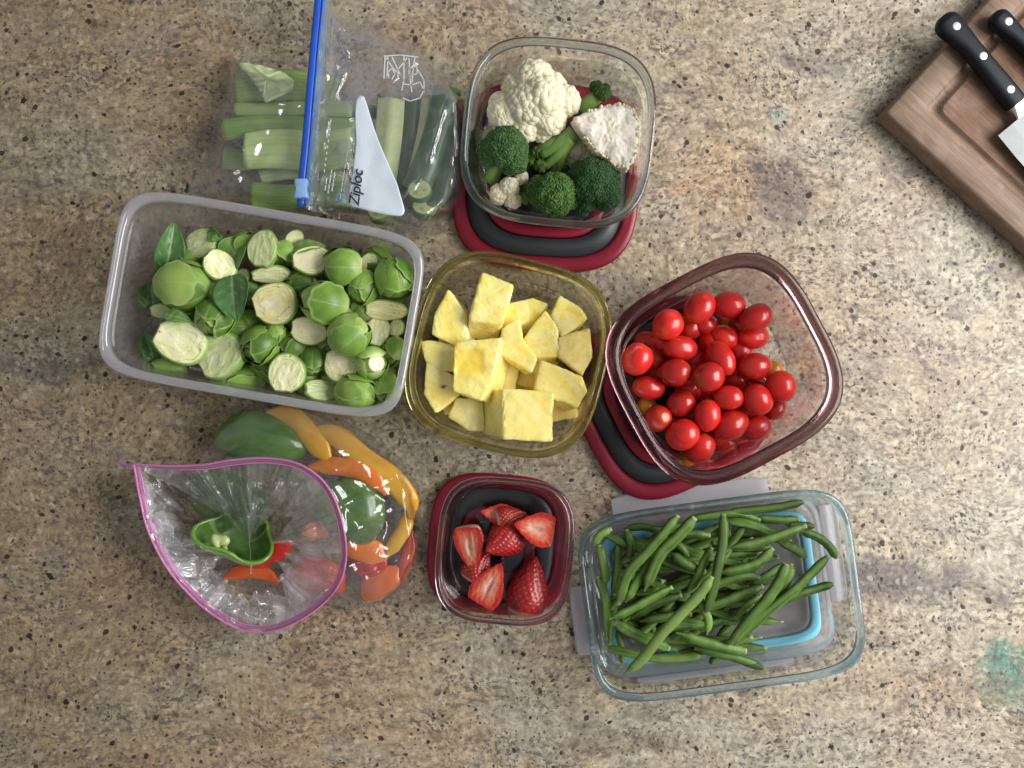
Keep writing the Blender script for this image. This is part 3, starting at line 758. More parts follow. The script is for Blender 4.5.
# kind, zoom x, zoom y, half length, half width (zoom px), long axis angle, z, tilt, label
SP = [
 ('W', 285, 320, 82, 70, 178, 46, 80, 'largest whole sprout, pale cut stem facing left, upper left of the box'),
 ('H0', 262, 480, 82, 68, -20, 54, 6, 'largest sprout half, pale yellow green cut face up, at the left end'),
 ('H3', 378, 530, 76, 70, 35, 50, 8, 'big sprout half with a mottled pale stem, right of the largest half'),
 ('H2', 545, 373, 68, 64, 10, 56, 5, 'big round sprout half with a yellow cut face in the box middle'),
 ('H0', 588, 588, 60, 55, 80, 54, 4, 'pale sprout half by the near wall, below the box middle'),
 ('H1', 752, 548, 57, 54, -60, 50, 6, 'cream sprout half just under the striped whole one with a white stem'),
 ('H1', 650, 453, 57, 42, -12, 52, 8, 'pinkish oval sprout half right of the yellow faced half'),
 ('H1', 660, 240, 60, 44, 5, 54, 12, 'pinkish sprout half with a trimmed end near the far wall'),
 ('H3', 515, 213, 58, 46, 85, 54, 8, 'pale oval sprout half by the far wall, with a green patch'),
 ('H0', 535, 287, 60, 28, 5, 46, 35, 'slim sprout half lying on edge above the yellow faced half'),
 ('H0', 385, 250, 52, 44, -45, 52, 20, 'sprout half showing a broad pale end, above the veined loose leaf'),
 ('H3', 325, 190, 52, 46, 10, 40, 15, 'sprout with a pale trimmed stump at the upper left by the far wall'),
 ('W', 765, 262, 58, 53, 0, 50, 80, 'whole sprout with a white stem tip on its right, upper right'),
 ('W', 822, 322, 50, 41, 70, 48, 60, 'small whole sprout right below the one with the white stem tip'),
 ('W', 918, 297, 60, 53, 110, 50, 60, 'dark green whole sprout in the upper right corner'),
 ('W', 708, 370, 67, 57, -10, 54, 62, 'big bright green whole sprout right of the box middle'),
 ('W', 780, 465, 62, 56, 215, 56, 74, 'striped whole sprout with a white stem facing lower left'),
 ('W', 848, 553, 47, 44, 0, 50, 150, 'round plain green sprout at the lower right'),
 ('W', 800, 640, 64, 52, 160, 46, 62, 'large whole sprout by the near wall, lower right'),
 ('H3', 695, 630, 57, 34, 0, 46, 40, 'sprout half tipped on its side at the near wall'),
 ('W', 375, 415, 56, 52, 70, 46, 40, 'smooth mid green sprout under the veined loose leaf'),
 ('W', 515, 495, 58, 50, 60, 44, 40, 'wedge shaped green sprout left of the pale half by the near wall'),
 ('W', 610, 500, 40, 38, 40, 36, 60, 'small dark sprout between the oval half and the near pale half'),
 ('W', 675, 545, 46, 38, 90, 34, 70, 'dark sprout left of the cream half'),
 ('H2', 880, 393, 64, 34, -5, 42, 30, 'flat sprout half with a yellow brown cut at the right wall'),
 ('H0', 865, 460, 48, 36, 80, 40, 20, 'narrow pale sprout half upright in the right part'),
 ('H0', 920, 447, 28, 24, 80, 34, 20, 'tiny pale sprout piece at the right wall'),
 ('W', 912, 515, 46, 32, 80, 36, 60, 'narrow green sprout squeezed against the right wall'),
 ('W', 890, 630, 48, 42, 60, 38, 50, 'pale veined sprout in the lower right corner'),
 ('W', 645, 312, 48, 42, 20, 36, 70, 'shaded sprout above the big bright green one'),
 ('W', 470, 592, 62, 34, 0, 28, 70, 'shaded sprout by the near wall left of the pale half'),
 ('W', 447, 455, 44, 40, 0, 32, 70, 'shaded sprout between the smooth green one and the wedge shaped one'),
 ('W', 585, 225, 40, 46, 90, 36, 70, 'shaded sprout between two halves at the far wall'),
 ('W', 190, 560, 26, 26, 0, 22, 160, 'tiny sprout end at the lower left corner'),
 ('W', 245, 565, 54, 30, 0, 28, 70, 'half hidden yellow green sprout under the largest half'),
 ('H0', 455, 288, 26, 22, 0, 38, 20, 'tiny pale sprout piece left of the slim half on edge'),
 ('H0', 612, 180, 30, 24, 40, 44, 25, 'small pale sprout half by the far wall right of the oval one'),
 ('W', 470, 190, 40, 30, 20, 34, 60, 'shaded sprout against the far wall left of the oval half'),
 ('H2', 655, 310, 36, 26, -30, 44, 20, 'small yellow faced sprout half above the big bright green one'),
 ('H0', 835, 255, 34, 24, 60, 40, 25, 'small pale half by the far wall near the right corner'),
 ('W', 560, 460, 34, 32, 70, 42, 60, 'little sprout left of the small dark one'),
 ('H3', 458, 520, 36, 28, 30, 34, 20, 'shaded sprout half between the mottled half and the near wall'),
 ('H0', 850, 330, 30, 22, 10, 40, 20, 'small pale piece under the dark green corner sprout'),
 ('H1', 640, 555, 30, 24, 70, 38, 25, 'small cream piece left of the dark sprout by the near wall'),
 ('W', 300, 400, 44, 36, 10, 34, 70, 'shaded sprout between the largest whole one and the largest half'),
 ('H3', 210, 395, 34, 22, 0, 40, 20, 'ragged pale sprout scrap above the largest half'),
 ('W', 310, 245, 40, 40, 30, 26, 70, 'shaded round sprout above the largest whole one'),
]
low = [(340, 370), (480, 330), (560, 470), (600, 410), (690, 290), (760, 400), (840, 390), (720, 500), (830, 480), (420, 600), (530, 560), (650, 600), (740, 590), (870, 590), (620, 330), (400, 330), (480, 440), (560, 310), (700, 440), (350, 450), (800, 360), (860, 250), (430, 520), (760, 330)]
allsp = SP + [('W', x, y, 46, 44, 50 * k, 24, 40 + 30 * (k % 4), 'green sprout at the bottom of the box showing only between the upper ones') for k, (x, y) in enumerate(low)]
for i, (kd, x, y, a, b, ang, z, tilt, lab) in enumerate(allsp):
    px, py = 90 + x / 3.01, 180 + y / 3.01
    k = (H - z) / H; sa, sb = a / 3.01 * k * 1.02, b / 3.01 * k * 1.04
    if kd == 'W':
        me = SW[i % 9]
        o = put('sprout', me, V(px, py, z), 0, 0, 0, 1, lab, 'sprout', SG)
        rot = Matrix.Rotation(R(ang), 3, 'Z') @ Matrix.Rotation(R(-tilt), 3, 'Y')
        # local +z (leafy end) leans away from the stem direction
        rot = Matrix.Rotation(R(ang), 3, 'Z') @ Matrix.Rotation(R(-tilt), 3, 'Y') @ Matrix.Rotation(R(47 * i), 3, 'Z')
        o.rotation_euler = rot.to_euler(); o.scale = (sb * 1.07, sb * 1.07, sa * .92)
    else:
        me = SH[[0, 4][i % 2] if kd == 'H0' else [1, 5][i % 2] if kd == 'H1' else [2, 6][i % 2] if kd == 'H2' else [3, 7][i % 2]]
        o = put('sprout_half', me, V(px, py, z), 0, 0, 0, 1, lab, 'sprout', SG)
        rot = Matrix.Rotation(R(tilt), 3, Vector((math.cos(i * 2.1), math.sin(i * 2.1), 0))) @ Matrix.Rotation(R(ang), 3, 'Z')
        o.rotation_euler = rot.to_euler(); o.scale = (sa * .94, sb * 1.08, min(sa, sb) * 1.0)
LG = 'loose sprout leaves in the frosted box'
def zp(x, y, z): return V(90 + x / 3.01, 180 + y / 3.01, z)
leaf('sprout_leaf', 'blue green loose leaf with pale veins lying on the sprouts left of the middle', zp(430, 352, 62), 44, 18, -80, (8, -10), 0.5, 'leaf', LG, seed=1)
leaf('sprout_leaf', 'dark loose leaf standing against the left wall of the box near its far corner', zp(242, 205, 44), 50, 13, 75, (30, -10), 1.0, 'leaf', LG, seed=2)
leaf('sprout_leaf', 'dark curled leaf at the left end beside the largest whole sprout', zp(187, 345, 34), 28, 13, 100, (20, 10), 1.0, 'leaf', LG, dark=True, seed=3)
leaf('sprout_leaf', 'dark leaf edge left of the largest sprout half', zp(178, 500, 34), 32, 9, 110, (30, 0), 1.0, 'leaf', LG, seed=4)
leaf('sprout_leaf', 'broad dark leaf behind the oval half at the far wall', zp(440, 212, 44), 36, 16, 60, (-20, 5), .8, 'leaf', LG, dark=False, seed=5)
leaf('sprout_leaf', 'pale leaf scrap lying above the stump at the far wall', zp(375, 165, 44), 16, 7, -30, (20, 0), 1, 'leaf', LG, dark=False, seed=6)
leaf('sprout_leaf', 'leaf curled over the pinkish trimmed half at the far wall', zp(650, 202, 50), 36, 8, 10, (-35, 0), .6, 'leaf', LG, dark=False, seed=7)
leaf('sprout_leaf', 'pale torn leaf on top of the largest sprout half', zp(262, 412, 58), 26, 7, -15, (-25, 0), .6, 'leaf', LG, dark=False, seed=8)

# ------------------------------------------------------------------ green beans
BG = 'green beans piled in the glass dish'
# zoom polyline, width (zoom px), top height, brightness, label
BE = [
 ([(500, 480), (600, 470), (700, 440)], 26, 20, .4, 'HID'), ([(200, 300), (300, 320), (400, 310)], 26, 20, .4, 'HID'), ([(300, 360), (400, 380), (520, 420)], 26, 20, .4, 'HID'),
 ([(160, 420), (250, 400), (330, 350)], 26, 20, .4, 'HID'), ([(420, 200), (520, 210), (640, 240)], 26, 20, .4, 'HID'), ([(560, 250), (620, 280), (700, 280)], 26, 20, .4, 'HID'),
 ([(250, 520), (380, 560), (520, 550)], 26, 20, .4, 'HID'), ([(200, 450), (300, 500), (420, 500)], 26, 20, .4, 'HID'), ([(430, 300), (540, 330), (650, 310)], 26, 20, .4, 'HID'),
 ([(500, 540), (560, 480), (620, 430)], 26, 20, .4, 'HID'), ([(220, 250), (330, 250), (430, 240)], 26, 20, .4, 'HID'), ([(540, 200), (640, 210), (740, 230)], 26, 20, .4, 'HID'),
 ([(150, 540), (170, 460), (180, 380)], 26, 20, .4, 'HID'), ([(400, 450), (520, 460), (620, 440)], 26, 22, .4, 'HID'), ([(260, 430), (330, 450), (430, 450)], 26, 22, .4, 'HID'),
 ([(540, 180), (540, 210), (570, 235)], 22, 30, .5, 'short dark bean end near the top centre of the pile'),
 ([(640, 160), (560, 140), (460, 150), (400, 165)], 26, 34, .6, 'bean running along the far wall behind the upright one'),
 ([(420, 168), (330, 192), (260, 182), (200, 188)], 24, 34, .6, 'thin bean running along the far wall in the left half'),
 ([(780, 102), (700, 118), (600, 130), (520, 138)], 28, 36, .5, 'bean nearest the far wall in the right half'),
 ([(765, 158), (700, 160), (620, 152)], 28, 34, .5, 'dark bean just below the one at the far wall, right half'),
 ([(815, 180), (770, 178), (720, 176)], 26, 36, .5, 'short bean tip by the far right corner'),
 ([(530, 162), (600, 172), (670, 196), (720, 215)], 28, 40, .7, 'bean with a brown spot sloping right from the top centre'),
 ([(125, 240), (137, 290), (145, 330), (148, 370)], 28, 38, .6, 'bean standing along the left wall, upper one'),
 ([(122, 340), (140, 390), (150, 450), (150, 545)], 28, 36, .6, 'bean standing along the left wall, lower one'),
 ([(165, 188), (128, 208), (108, 242)], 26, 46, 1.25, 'short pale bean tip in the far left corner'),
 ([(185, 235), (182, 320), (170, 400)], 26, 32, .5, 'dark bean parallel to the left wall'),
 ([(212, 190), (228, 240), (222, 290)], 28, 38, .7, 'bean with a hollow cut end in the upper left of the dish'),
 ([(160, 560), (150, 480), (140, 420)], 24, 28, .5, 'shaded bean low along the left wall'),
 ([(480, 210), (400, 205), (330, 230)], 28, 36, .55, 'bean with a round pale stem end at the top centre'),
 ([(700, 228), (750, 250), (792, 280)], 30, 40, .6, 'stubby bean sloping towards the right wall'),
 ([(650, 262), (590, 268), (520, 275)], 26, 32, .5, 'shaded bean under the long curved one at the right'),
 ([(680, 250), (640, 292), (580, 316), (500, 330)], 32, 46, .7, 'thick bean with a white stem dot right of the middle'),
 ([(640, 345), (580, 340), (500, 368), (450, 395)], 30, 42, .6, 'thick bean curving across just right of the middle'),
 ([(720, 300), (660, 340), (600, 365)], 28, 38, .5, 'dark bean below the white dotted one'),
 ([(650, 372), (580, 400), (500, 430), (420, 455)], 32, 42, .6, 'thick dark bean lying across the middle of the pile'),
 ([(645, 400), (600, 430), (560, 475)], 20, 44, .9, 'thin pale edged bean right of the middle'),
 ([(560, 470), (470, 495), (380, 500), (310, 520)], 28, 34, .5, 'shaded bean below the middle of the pile'),
 ([(440, 318), (400, 300), (350, 265)], 36, 48, .6, 'thick cut bean end left of the middle'),
 ([(410, 275), (390, 250), (370, 232)], 24, 44, .5, 'dark narrow bean behind the thick cut end'),
 ([(486, 248), (462, 290), (440, 340), (415, 385)], 26, 50, .8, 'slender bean left of the long upright one'),
 ([(420, 462), (340, 470), (255, 485)], 30, 42, .7, 'bean with a blunt left end under the topmost one'),
 ([(390, 400), (300, 430), (230, 475)], 30, 38, .55, 'bean lying parallel under the slanting one at the left'),
 ([(200, 620), (195, 560), (180, 510)], 22, 24, .6, 'short bean at the near left corner'),
 ([(145, 568), (220, 585), (300, 602), (400, 600), (460, 588)], 28, 40, 1.1, 'long pale bean running along the near wall'),
 ([(480, 620), (500, 600), (560, 560)], 22, 36, .7, 'short pointed tip below the crossing beans'),
 ([(740, 300), (730, 350), (680, 420)], 28, 46, .6, 'dark bean end tucked behind the bright leaning one'),
 ([(300, 260), (270, 320), (235, 375), (210, 425)], 30, 50, .7, 'bean between the two long parallel ones at the left'),
 ([(378, 145), (330, 205), (280, 262), (220, 330), (185, 430)], 32, 58, .8, 'long bean on the left, left of its thicker parallel neighbour'),
 ([(432, 152), (375, 215), (325, 265), (292, 330), (270, 388)], 38, 60, .85, 'thick long bean on the left with a blunt upper end'),
 ([(360, 375), (290, 412), (220, 450), (158, 478)], 27, 54, .9, 'bean slanting down to the left wall'),
 ([(175, 488), (230, 520), (290, 548), (350, 572)], 34, 50, 1.0, 'stout pale bean sloping down at the lower left'),
 ([(285, 478), (330, 560), (400, 575)], 22, 30, .5, 'shaded bean under the topmost one near the near wall'),
 ([(885, 282), (862, 245), (825, 215), (770, 195)], 28, 50, .55, 'dark curved bean reaching the right wall'),
 ([(875, 364), (820, 380), (760, 400), (690, 430), (620, 490)], 28, 46, .5, 'dark pointed bean reaching far right, the lowest of the three there'),
 ([(860, 275), (800, 335), (740, 392), (650, 465), (560, 560)], 30, 54, .8, 'long bean from the right wall down to the near middle'),
 ([(788, 178), (700, 210), (620, 235), (535, 250)], 30, 56, .75, 'long curved bean pointing at the far right corner'),
 ([(440, 400), (458, 440), (475, 480), (470, 528)], 26, 54, 1.15, 'pale bean tip hanging below the topmost bean'),
 ([(522, 140), (522, 220), (508, 300), (488, 385), (468, 455)], 32, 62, .85, 'long upright bean in the middle of the pile'),
 ([(725, 300), (705, 350), (665, 410), (605, 480), (545, 555)], 36, 60, 1.0, 'bright thick bean leaning down left, right of the middle'),
 ([(595, 580), (530, 568), (450, 548), (370, 520)], 34, 50, .8, 'thick bean near the near wall, upper of the crossing pair'),
 ([(652, 635), (575, 605), (500, 585), (430, 570)], 30, 44, .75, 'bean reaching out lowest towards the near wall'),
 ([(487, 340), (440, 405), (335, 515), (262, 605), (205, 655)], 34, 68, 1.45, 'bright straight bean lying diagonally on top of the whole pile'),
]
def bean(i, pts, wz, z, br, lab):
    r = random.Random(500 + i)
    w = wz / 3.2 * (H - z) / H / 2 * .98
    P = []
    n = len(pts)
    rest = 14 if lab == 'HID' else max(14, z - 16)
    for j, (x, y) in enumerate(pts):
        t = j / (n - 1)
        zz = z - w + (0 if lab == 'HID' else -3.0 * abs(t - .45) * 2) + r.uniform(-1, 1)
        P.append(V(560 + x / 3.2, 470 + y / 3.2, max(w + 13, zz)))
    path = catmull(P, 9)
    m = len(path) - 1
    tip = r.random() < .5
    bph = r.uniform(0, 6)
    def rad(t):
        e = min(t, 1 - t) * m / 3.0
        q = .50 + .50 * smooth(e * .8)
        if tip: q *= 1 - .72 * smooth((t - .80) / .20)
        return w * q * (1 + .02 * math.sin(t * 26 + bph) + .05 * noise.noise(Vector((t * 6, i, 0))) + .035 * math.sin(t * 40 + bph))
    vs, fs = tube(path, rad, 14, flat=.92, prof=lambda th: 1 + .05 * math.cos(2 * th) - .05 * math.exp(-((math.sin((th - 1.2) / 2)) / .12) ** 2))
    cols = []
    seg = 14
    for a in range(len(vs)):
        j = a // seg; s = a % seg; t = min(1, j / m)
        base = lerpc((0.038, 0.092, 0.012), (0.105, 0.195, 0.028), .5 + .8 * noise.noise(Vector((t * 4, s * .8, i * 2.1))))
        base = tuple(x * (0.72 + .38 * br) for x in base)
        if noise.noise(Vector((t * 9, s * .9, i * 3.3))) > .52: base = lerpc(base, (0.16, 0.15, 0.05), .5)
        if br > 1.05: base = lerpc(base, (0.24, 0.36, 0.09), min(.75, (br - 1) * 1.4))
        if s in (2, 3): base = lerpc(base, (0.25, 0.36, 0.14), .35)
        if t < .02 or t > .985: base = (0.36, 0.42, 0.20)
        cols.append(base)
    cols[-2:] = [(0.50, 0.54, 0.32)] * 2
    c = path[len(path) // 2]
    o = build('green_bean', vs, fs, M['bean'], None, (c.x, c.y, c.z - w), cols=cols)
    if lab == 'HID': lab = 'shaded green bean at the bottom of the pile showing only in gaps'
    tag(o, lab, 'green bean', BG)
_r = random.Random(77)
_hid = []
for k in range(56):
    x, y = _r.uniform(190, 600), _r.uniform(210, 560); aa = _r.uniform(-.9, .5); l = _r.uniform(90, 130)
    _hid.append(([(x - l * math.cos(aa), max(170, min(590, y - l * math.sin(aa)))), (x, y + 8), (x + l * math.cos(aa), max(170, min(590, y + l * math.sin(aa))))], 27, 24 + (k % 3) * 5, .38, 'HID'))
_hid = [h for h in _hid if all(130 < p[0] < 730 for p in h[0])]
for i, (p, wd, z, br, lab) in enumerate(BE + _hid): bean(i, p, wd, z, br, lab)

# ------------------------------------------------------------------ pineapple
PG = 'pineapple chunks in the olive tinted bowl'
PI = [
 ([(400, 440), (470, 390), (530, 410), (450, 500), (390, 480)], 34, 22, (0, 0), 'shaded chunk low in the gap right of the bowl middle'),
 ([(330, 400), (375, 430), (370, 480), (300, 500)], 30, 20, (0, 0), 'shaded chunk low in the gap just below the middle'),
 ([(505, 560), (540, 580), (505, 610)], 26, 16, (0, 0), 'small tip showing right of the square front chunk'),
 ([(370, 450), (450, 500), (400, 530), (330, 500)], 24, 16, (0, 0), 'low chunk behind the square front one'),
 ([(140, 560), (190, 530), (210, 570), (170, 590)], 26, 18, (0, 0), 'small chunk corner at the lower left between two others'),
 ([(225, 350), (330, 330), (400, 400), (380, 520), (240, 540)], 40, 24, (0, 0), 'large low chunk under the dented one'),
 ([(450, 240), (560, 230), (600, 330), (520, 380), (440, 340)], 38, 24, (0, 0), 'low chunk under the two right upper wedges'),
 ([(130, 330), (240, 300), (260, 400), (150, 430)], 38, 24, (0, 0), 'low chunk at the left between the wedges'),
 ([(450, 480), (590, 470), (590, 590), (480, 610)], 32, 22, (0, 0), 'low chunk under the long one at the lower right'),
 ([(110, 450), (220, 470), (240, 590), (150, 580)], 32, 22, (0, 0), 'low chunk under the pitted wedge at the lower left'),
 ([(360, 380), (420, 370), (430, 440), (370, 450)], 26, 18, (0, 0), 'chunk hidden below the tilted long one'),
 ([(232, 262), (330, 285), (338, 328), (225, 325)], 38, 22, (0, 0), 'flat chunk under the topmost far one'),
 ([(365, 210), (440, 193), (492, 212), (450, 262), (350, 300), (315, 272)], 46, 24, (6, -14), 'wedge behind the middle with a fibrous rim, near the far wall'),
 ([(275, 105), (378, 152), (345, 275), (233, 265)], 64, 28, (-6, -18), 'topmost far chunk, tall and square, near the far wall'),
 ([(160, 168), (215, 240), (227, 330), (185, 352), (106, 312), (117, 245)], 54, 28, (6, 0), 'curved wedge at the upper left'),
 ([(535, 183), (605, 228), (625, 262), (540, 322), (506, 250)], 54, 26, (0, -6), 'fan shaped wedge at the upper right'),
 ([(485, 234), (530, 300), (528, 387), (450, 388), (413, 330)], 54, 26, (0, -8), 'five sided chunk right of the middle, under the fan wedge'),
 ([(68, 340), (110, 335), (187, 355), (187, 437), (130, 432), (85, 405)], 50, 26, (4, -6), 'small chunk at the left wall, above the pitted one'),
 ([(90, 403), (182, 460), (200, 512), (118, 576), (80, 512)], 50, 26, (6, 0), 'pitted wedge at the lower left with a small brown hole'),
 ([(190, 528), (275, 535), (280, 637), (225, 632), (162, 590)], 44, 26, (0, -4), 'chunk by the near wall left of the square one'),
 ([(530, 330), (635, 296), (642, 390), (610, 452), (530, 388)], 54, 26, (-4, 0), 'fan shaped wedge at the right wall'),
 ([(402, 256), (412, 330), (458, 392), (440, 440), (332, 378), (343, 298)], 58, 26, (-4, -6), 'tilted long chunk in the middle of the bowl'),
 ([(475, 403), (608, 455), (625, 502), (592, 556), (453, 502)], 60, 28, (-6, -8), 'long chunk at the lower right'),
 ([(185, 343), (335, 332), (302, 478), (270, 532), (178, 502)], 66, 34, (14, -10), 'largest chunk left of the middle with a deep yellow dent'),
 ([(347, 500), (512, 513), (506, 670), (350, 662)], 70, 36, (-24, 0), 'square chunk in front with a smooth bright yellow face'),
]
def chunk(i, poly, z, depth, skew, lab):
    r = random.Random(900 + i)
    top = [V(400 + x / 3.34, 240 + y / 3.34, z - r.uniform(0, 3.0)) for x, y in poly]
    c = sum(top, Vector()) / len(top)
    top = [Vector((c.x + (p.x - c.x) * 1.07, c.y + (p.y - c.y) * 1.07, p.z)) for p in top]
    bm = bmesh.new()
    tv = [bm.verts.new(p) for p in top]
    bv = [bm.verts.new(Vector((c.x + (p.x - c.x) * .86 + skew[0], c.y + (p.y - c.y) * .86 + skew[1], max(5.0, z - depth)))) for p in top]
    f1 = bm.faces.new(tv); bm.faces.new(list(reversed(bv)))
    n = len(top)
    for a in range(n): bm.faces.new((tv[a], bv[a], bv[(a + 1) % n], tv[(a + 1) % n]))
    bmesh.ops.recalc_face_normals(bm, faces=bm.faces)
    bmesh.ops.bevel(bm, geom=list(bm.edges), offset=2.8, segments=3, profile=.6, affect='EDGES', clamp_overlap=True)
    bmesh.ops.triangulate(bm, faces=bm.faces)
    for _ in range(4):
        long_e = [e for e in bm.edges if e.calc_length() > 3.0]
        if not long_e: break
        bmesh.ops.subdivide_edges(bm, edges=long_e, cuts=1); bmesh.ops.triangulate(bm, faces=[f for f in bm.faces if len(f.verts) > 3])
    bm.normal_update()
    mv = {}
    ang = r.uniform(0, 3.1)
    for v in bm.verts:
        q = v.co
        d = .9 * noise.noise(q * .09 + Vector((i * 9, 0, 0))) + .45 * noise.noise(q * .35) + .5 * noise.noise(Vector((q.x * math.cos(ang) * 1.1 + q.y * math.sin(ang) * 1.1, q.z * .2, i)))
        mv[v] = v.normal * d
    for v, d in mv.items(): v.co += d
    bm.verts.index_update()
    vs = [v.co.copy() for v in bm.verts]; fs = [tuple(v.index for v in f.verts) for f in bm.faces]; bm.free()
    cols = []
    for v in vs:
        a = (v.x - c.x) * math.cos(ang) + (v.y - c.y) * math.sin(ang)
        t = .45 + .5 * noise.noise(Vector((a * .10, v.z * .1, i * 4.4))) + .55 * noise.noise(Vector((a * .75, v.z * .05, i)))
        col = lerpc((0.97, 0.74, 0.13), (0.98, 0.89, 0.46), t)
        if noise.noise(v * .22 + Vector((i, 5, 0))) > .42: col = lerpc(col, (0.92, 0.66, 0.08), .5)
        cols.append(col)
    if i == 18:
        hp = V(400 + 145 / 3.34, 240 + 490 / 3.34, z)
        for k, v in enumerate(vs):
            if (v - hp).xy.length < 1.9 and v.z > z - 6: cols[k] = (0.35, 0.2, 0.04); v.z -= 1.5
    if i == 23:
        hp = V(400 + 232 / 3.34, 240 + 405 / 3.34, z)
        for k, v in enumerate(vs):
            e = max(abs(v.x - hp.x) / 13, abs(v.y - hp.y) / 11)
            if v.z > z - 8 and e < 1.15: v.z -= 1.2 * smooth((1.15 - e) / .5); cols[k] = lerpc(cols[k], (0.92, 0.66, 0.05), .7 * smooth((1.15 - e) / .2))
    o = build('pineapple_chunk', vs, fs, M['pine'], None, (c.x, c.y, max(5, z - depth)), cols=cols)
    tag(o, lab + ', pale yellow pineapple', 'pineapple chunk', PG)
for i, a in enumerate(PI): chunk(i, *a)

# ------------------------------------------------------------------ strawberries
def berry_r(x):                      # x 0 (calyx end) .. 1 (tip), radius
    return (math.sin(math.pi * min(1, .10 + .90 * x) ** .72) ** .72) * (1 - .28 * x)
def berry(i, lab, p, L, Wd, rz, half=False, tilt=(0, 0), roll=0.0, stretchz=1.0):
    na, nt = 76, 112; rings, cols = [], []
    rows = 14
    for a in range(na + 1):
        x = a / na; rr = max(.02, berry_r(x)); rg = []
        if a in (0, na): rr = .03
        for k in range(nt):
            th = 2 * math.pi * k / nt + 0.0
            row = x * rows; ri = round(row); fr = row - ri
            cnt = max(4, round(20 * berry_r(ri / rows)))
            u = th / (2 * math.pi) * cnt + (.5 if ri % 2 else 0); fu = u - round(u)
            dd = math.sqrt((fr * L / rows * 1.0) ** 2 + (fu * 2 * math.pi * rr * Wd / cnt) ** 2)
            dim = .8 * math.exp(-(dd / 1.1) ** 2) * (1 if 1 < ri < rows else 0)
            q = Wd * rr * (1 + .04 * noise.noise(Vector((math.cos(th) * 1.5, math.sin(th) * 1.5, x * 2 + i * 5)))) - 1.1 * dim
            v = Vector(((x - .5) * L, math.cos(th) * q, math.sin(th) * q * stretchz))
            c = lerpc((0.24, 0.005, 0.014), (0.38, 0.012, 0.014), .5 + noise.noise(v * .15 + Vector((i * 3, 0, 0))))
            if x < .1: c = lerpc((0.70, 0.42, 0.30), c, x / .1)
            if dd < .6 and 1 < ri < rows: c = (0.40, 0.14, 0.04)
            if half and v.z > 0:
                v.z = 0.0
                # cut flesh: pale heart, streaks, red margin
                # flatten along the ring: spread vertices over the face evenly
            rg.append(v); cols.append(c)
        if half:
            top = [k for k in range(nt) if 0 < k < nt // 2]
            y0 = rg[0].y; y1 = rg[nt // 2].y
            for k in top:
                f = k / (nt // 2); y = y0 + (y1 - y0) * f
                s = abs(y) / max(.1, abs(y0)); e = max(s, abs(x - .47) / .56)
                hol = math.exp(-((y / (Wd * .11)) ** 2 + ((x - .42) / .16) ** 2))
                rg[k] = Vector(((x - .5) * L, y, .5 * noise.noise(Vector((x * 8, y * .4, i))) - .35 * smooth((e - .85) / .15) - 2.2 * hol))
                st = abs(math.sin(math.atan2(y, (x - .45) * L) * 11 + noise.noise(Vector((x * 6, y * .3, 0))) * 2))
                pale = lerpc((0.74, 0.42, 0.32), (0.66, 0.13, 0.07), smooth((e - .10) / .45) * (.7 + .4 * st))
                c = lerpc(pale, (0.52, 0.022, 0.016), smooth((e - .50) / .32))
                c = lerpc(c, (0.62, 0.20, 0.14), hol * .5)
                cols[a * nt + k] = c
        rings.append(rg)
    vs, fs = loft(rings, close=False, cap0=True, cap1=True)
    cols += [(0.7, 0.45, 0.3), (0.45, 0.02, 0.02)]
    name = 'strawberry_half' if half else 'strawberry'
    me = mesh(name, vs, fs, M['berry'], cols)
    o = bpy.data.objects.new(name, me); link(o); o.location = p * U
    o.rotation_euler = (Matrix.Rotation(R(rz), 3, 'Z') @ Matrix.Rotation(R(tilt[0]), 3, 'Y') @ Matrix.Rotation(R(tilt[1]), 3, 'X')).to_euler()
    tag(o, lab, 'strawberry', 'cut strawberries in the small plastic tub')
    return o
def zs(x, y, z): return V(420 + x / 3.84, 460 + y / 3.84, z)
berry(0, 'strawberry half with a pale cut face, topmost at the upper right', zs(438, 262, 52), 38, 18, 168, True, (2, 14))
berry(1, 'strawberry half cut face up against the left wall of the tub', zs(190, 345, 42), 44, 17, -82, True, (4, 22))
berry(2, 'strawberry half with a dark hollow heart at the lower left', zs(270, 476, 46), 45, 18, 62, True, (-4, -12))
berry(3, 'large dark strawberry in the tub middle with a bright glint', zs(312, 312, 38), 42, 20, 205, False, (-42, 20))
berry(4, 'wedge shaped seedy strawberry at the lower right', zs(422, 478, 36), 55, 22, 78, False, (0, 40))
berry(5, 'small strawberry slice at the far left of the tub', zs(292, 208, 34), 30, 12, 170, True, (0, 16))
berry(6, 'small strawberry piece behind the topmost half', zs(350, 215, 32), 30, 12, 10, False, (10, 0))
berry(7, 'dark strawberry piece half hidden between the two left halves', zs(228, 400, 30), 34, 15, 60, False, (0, 0))
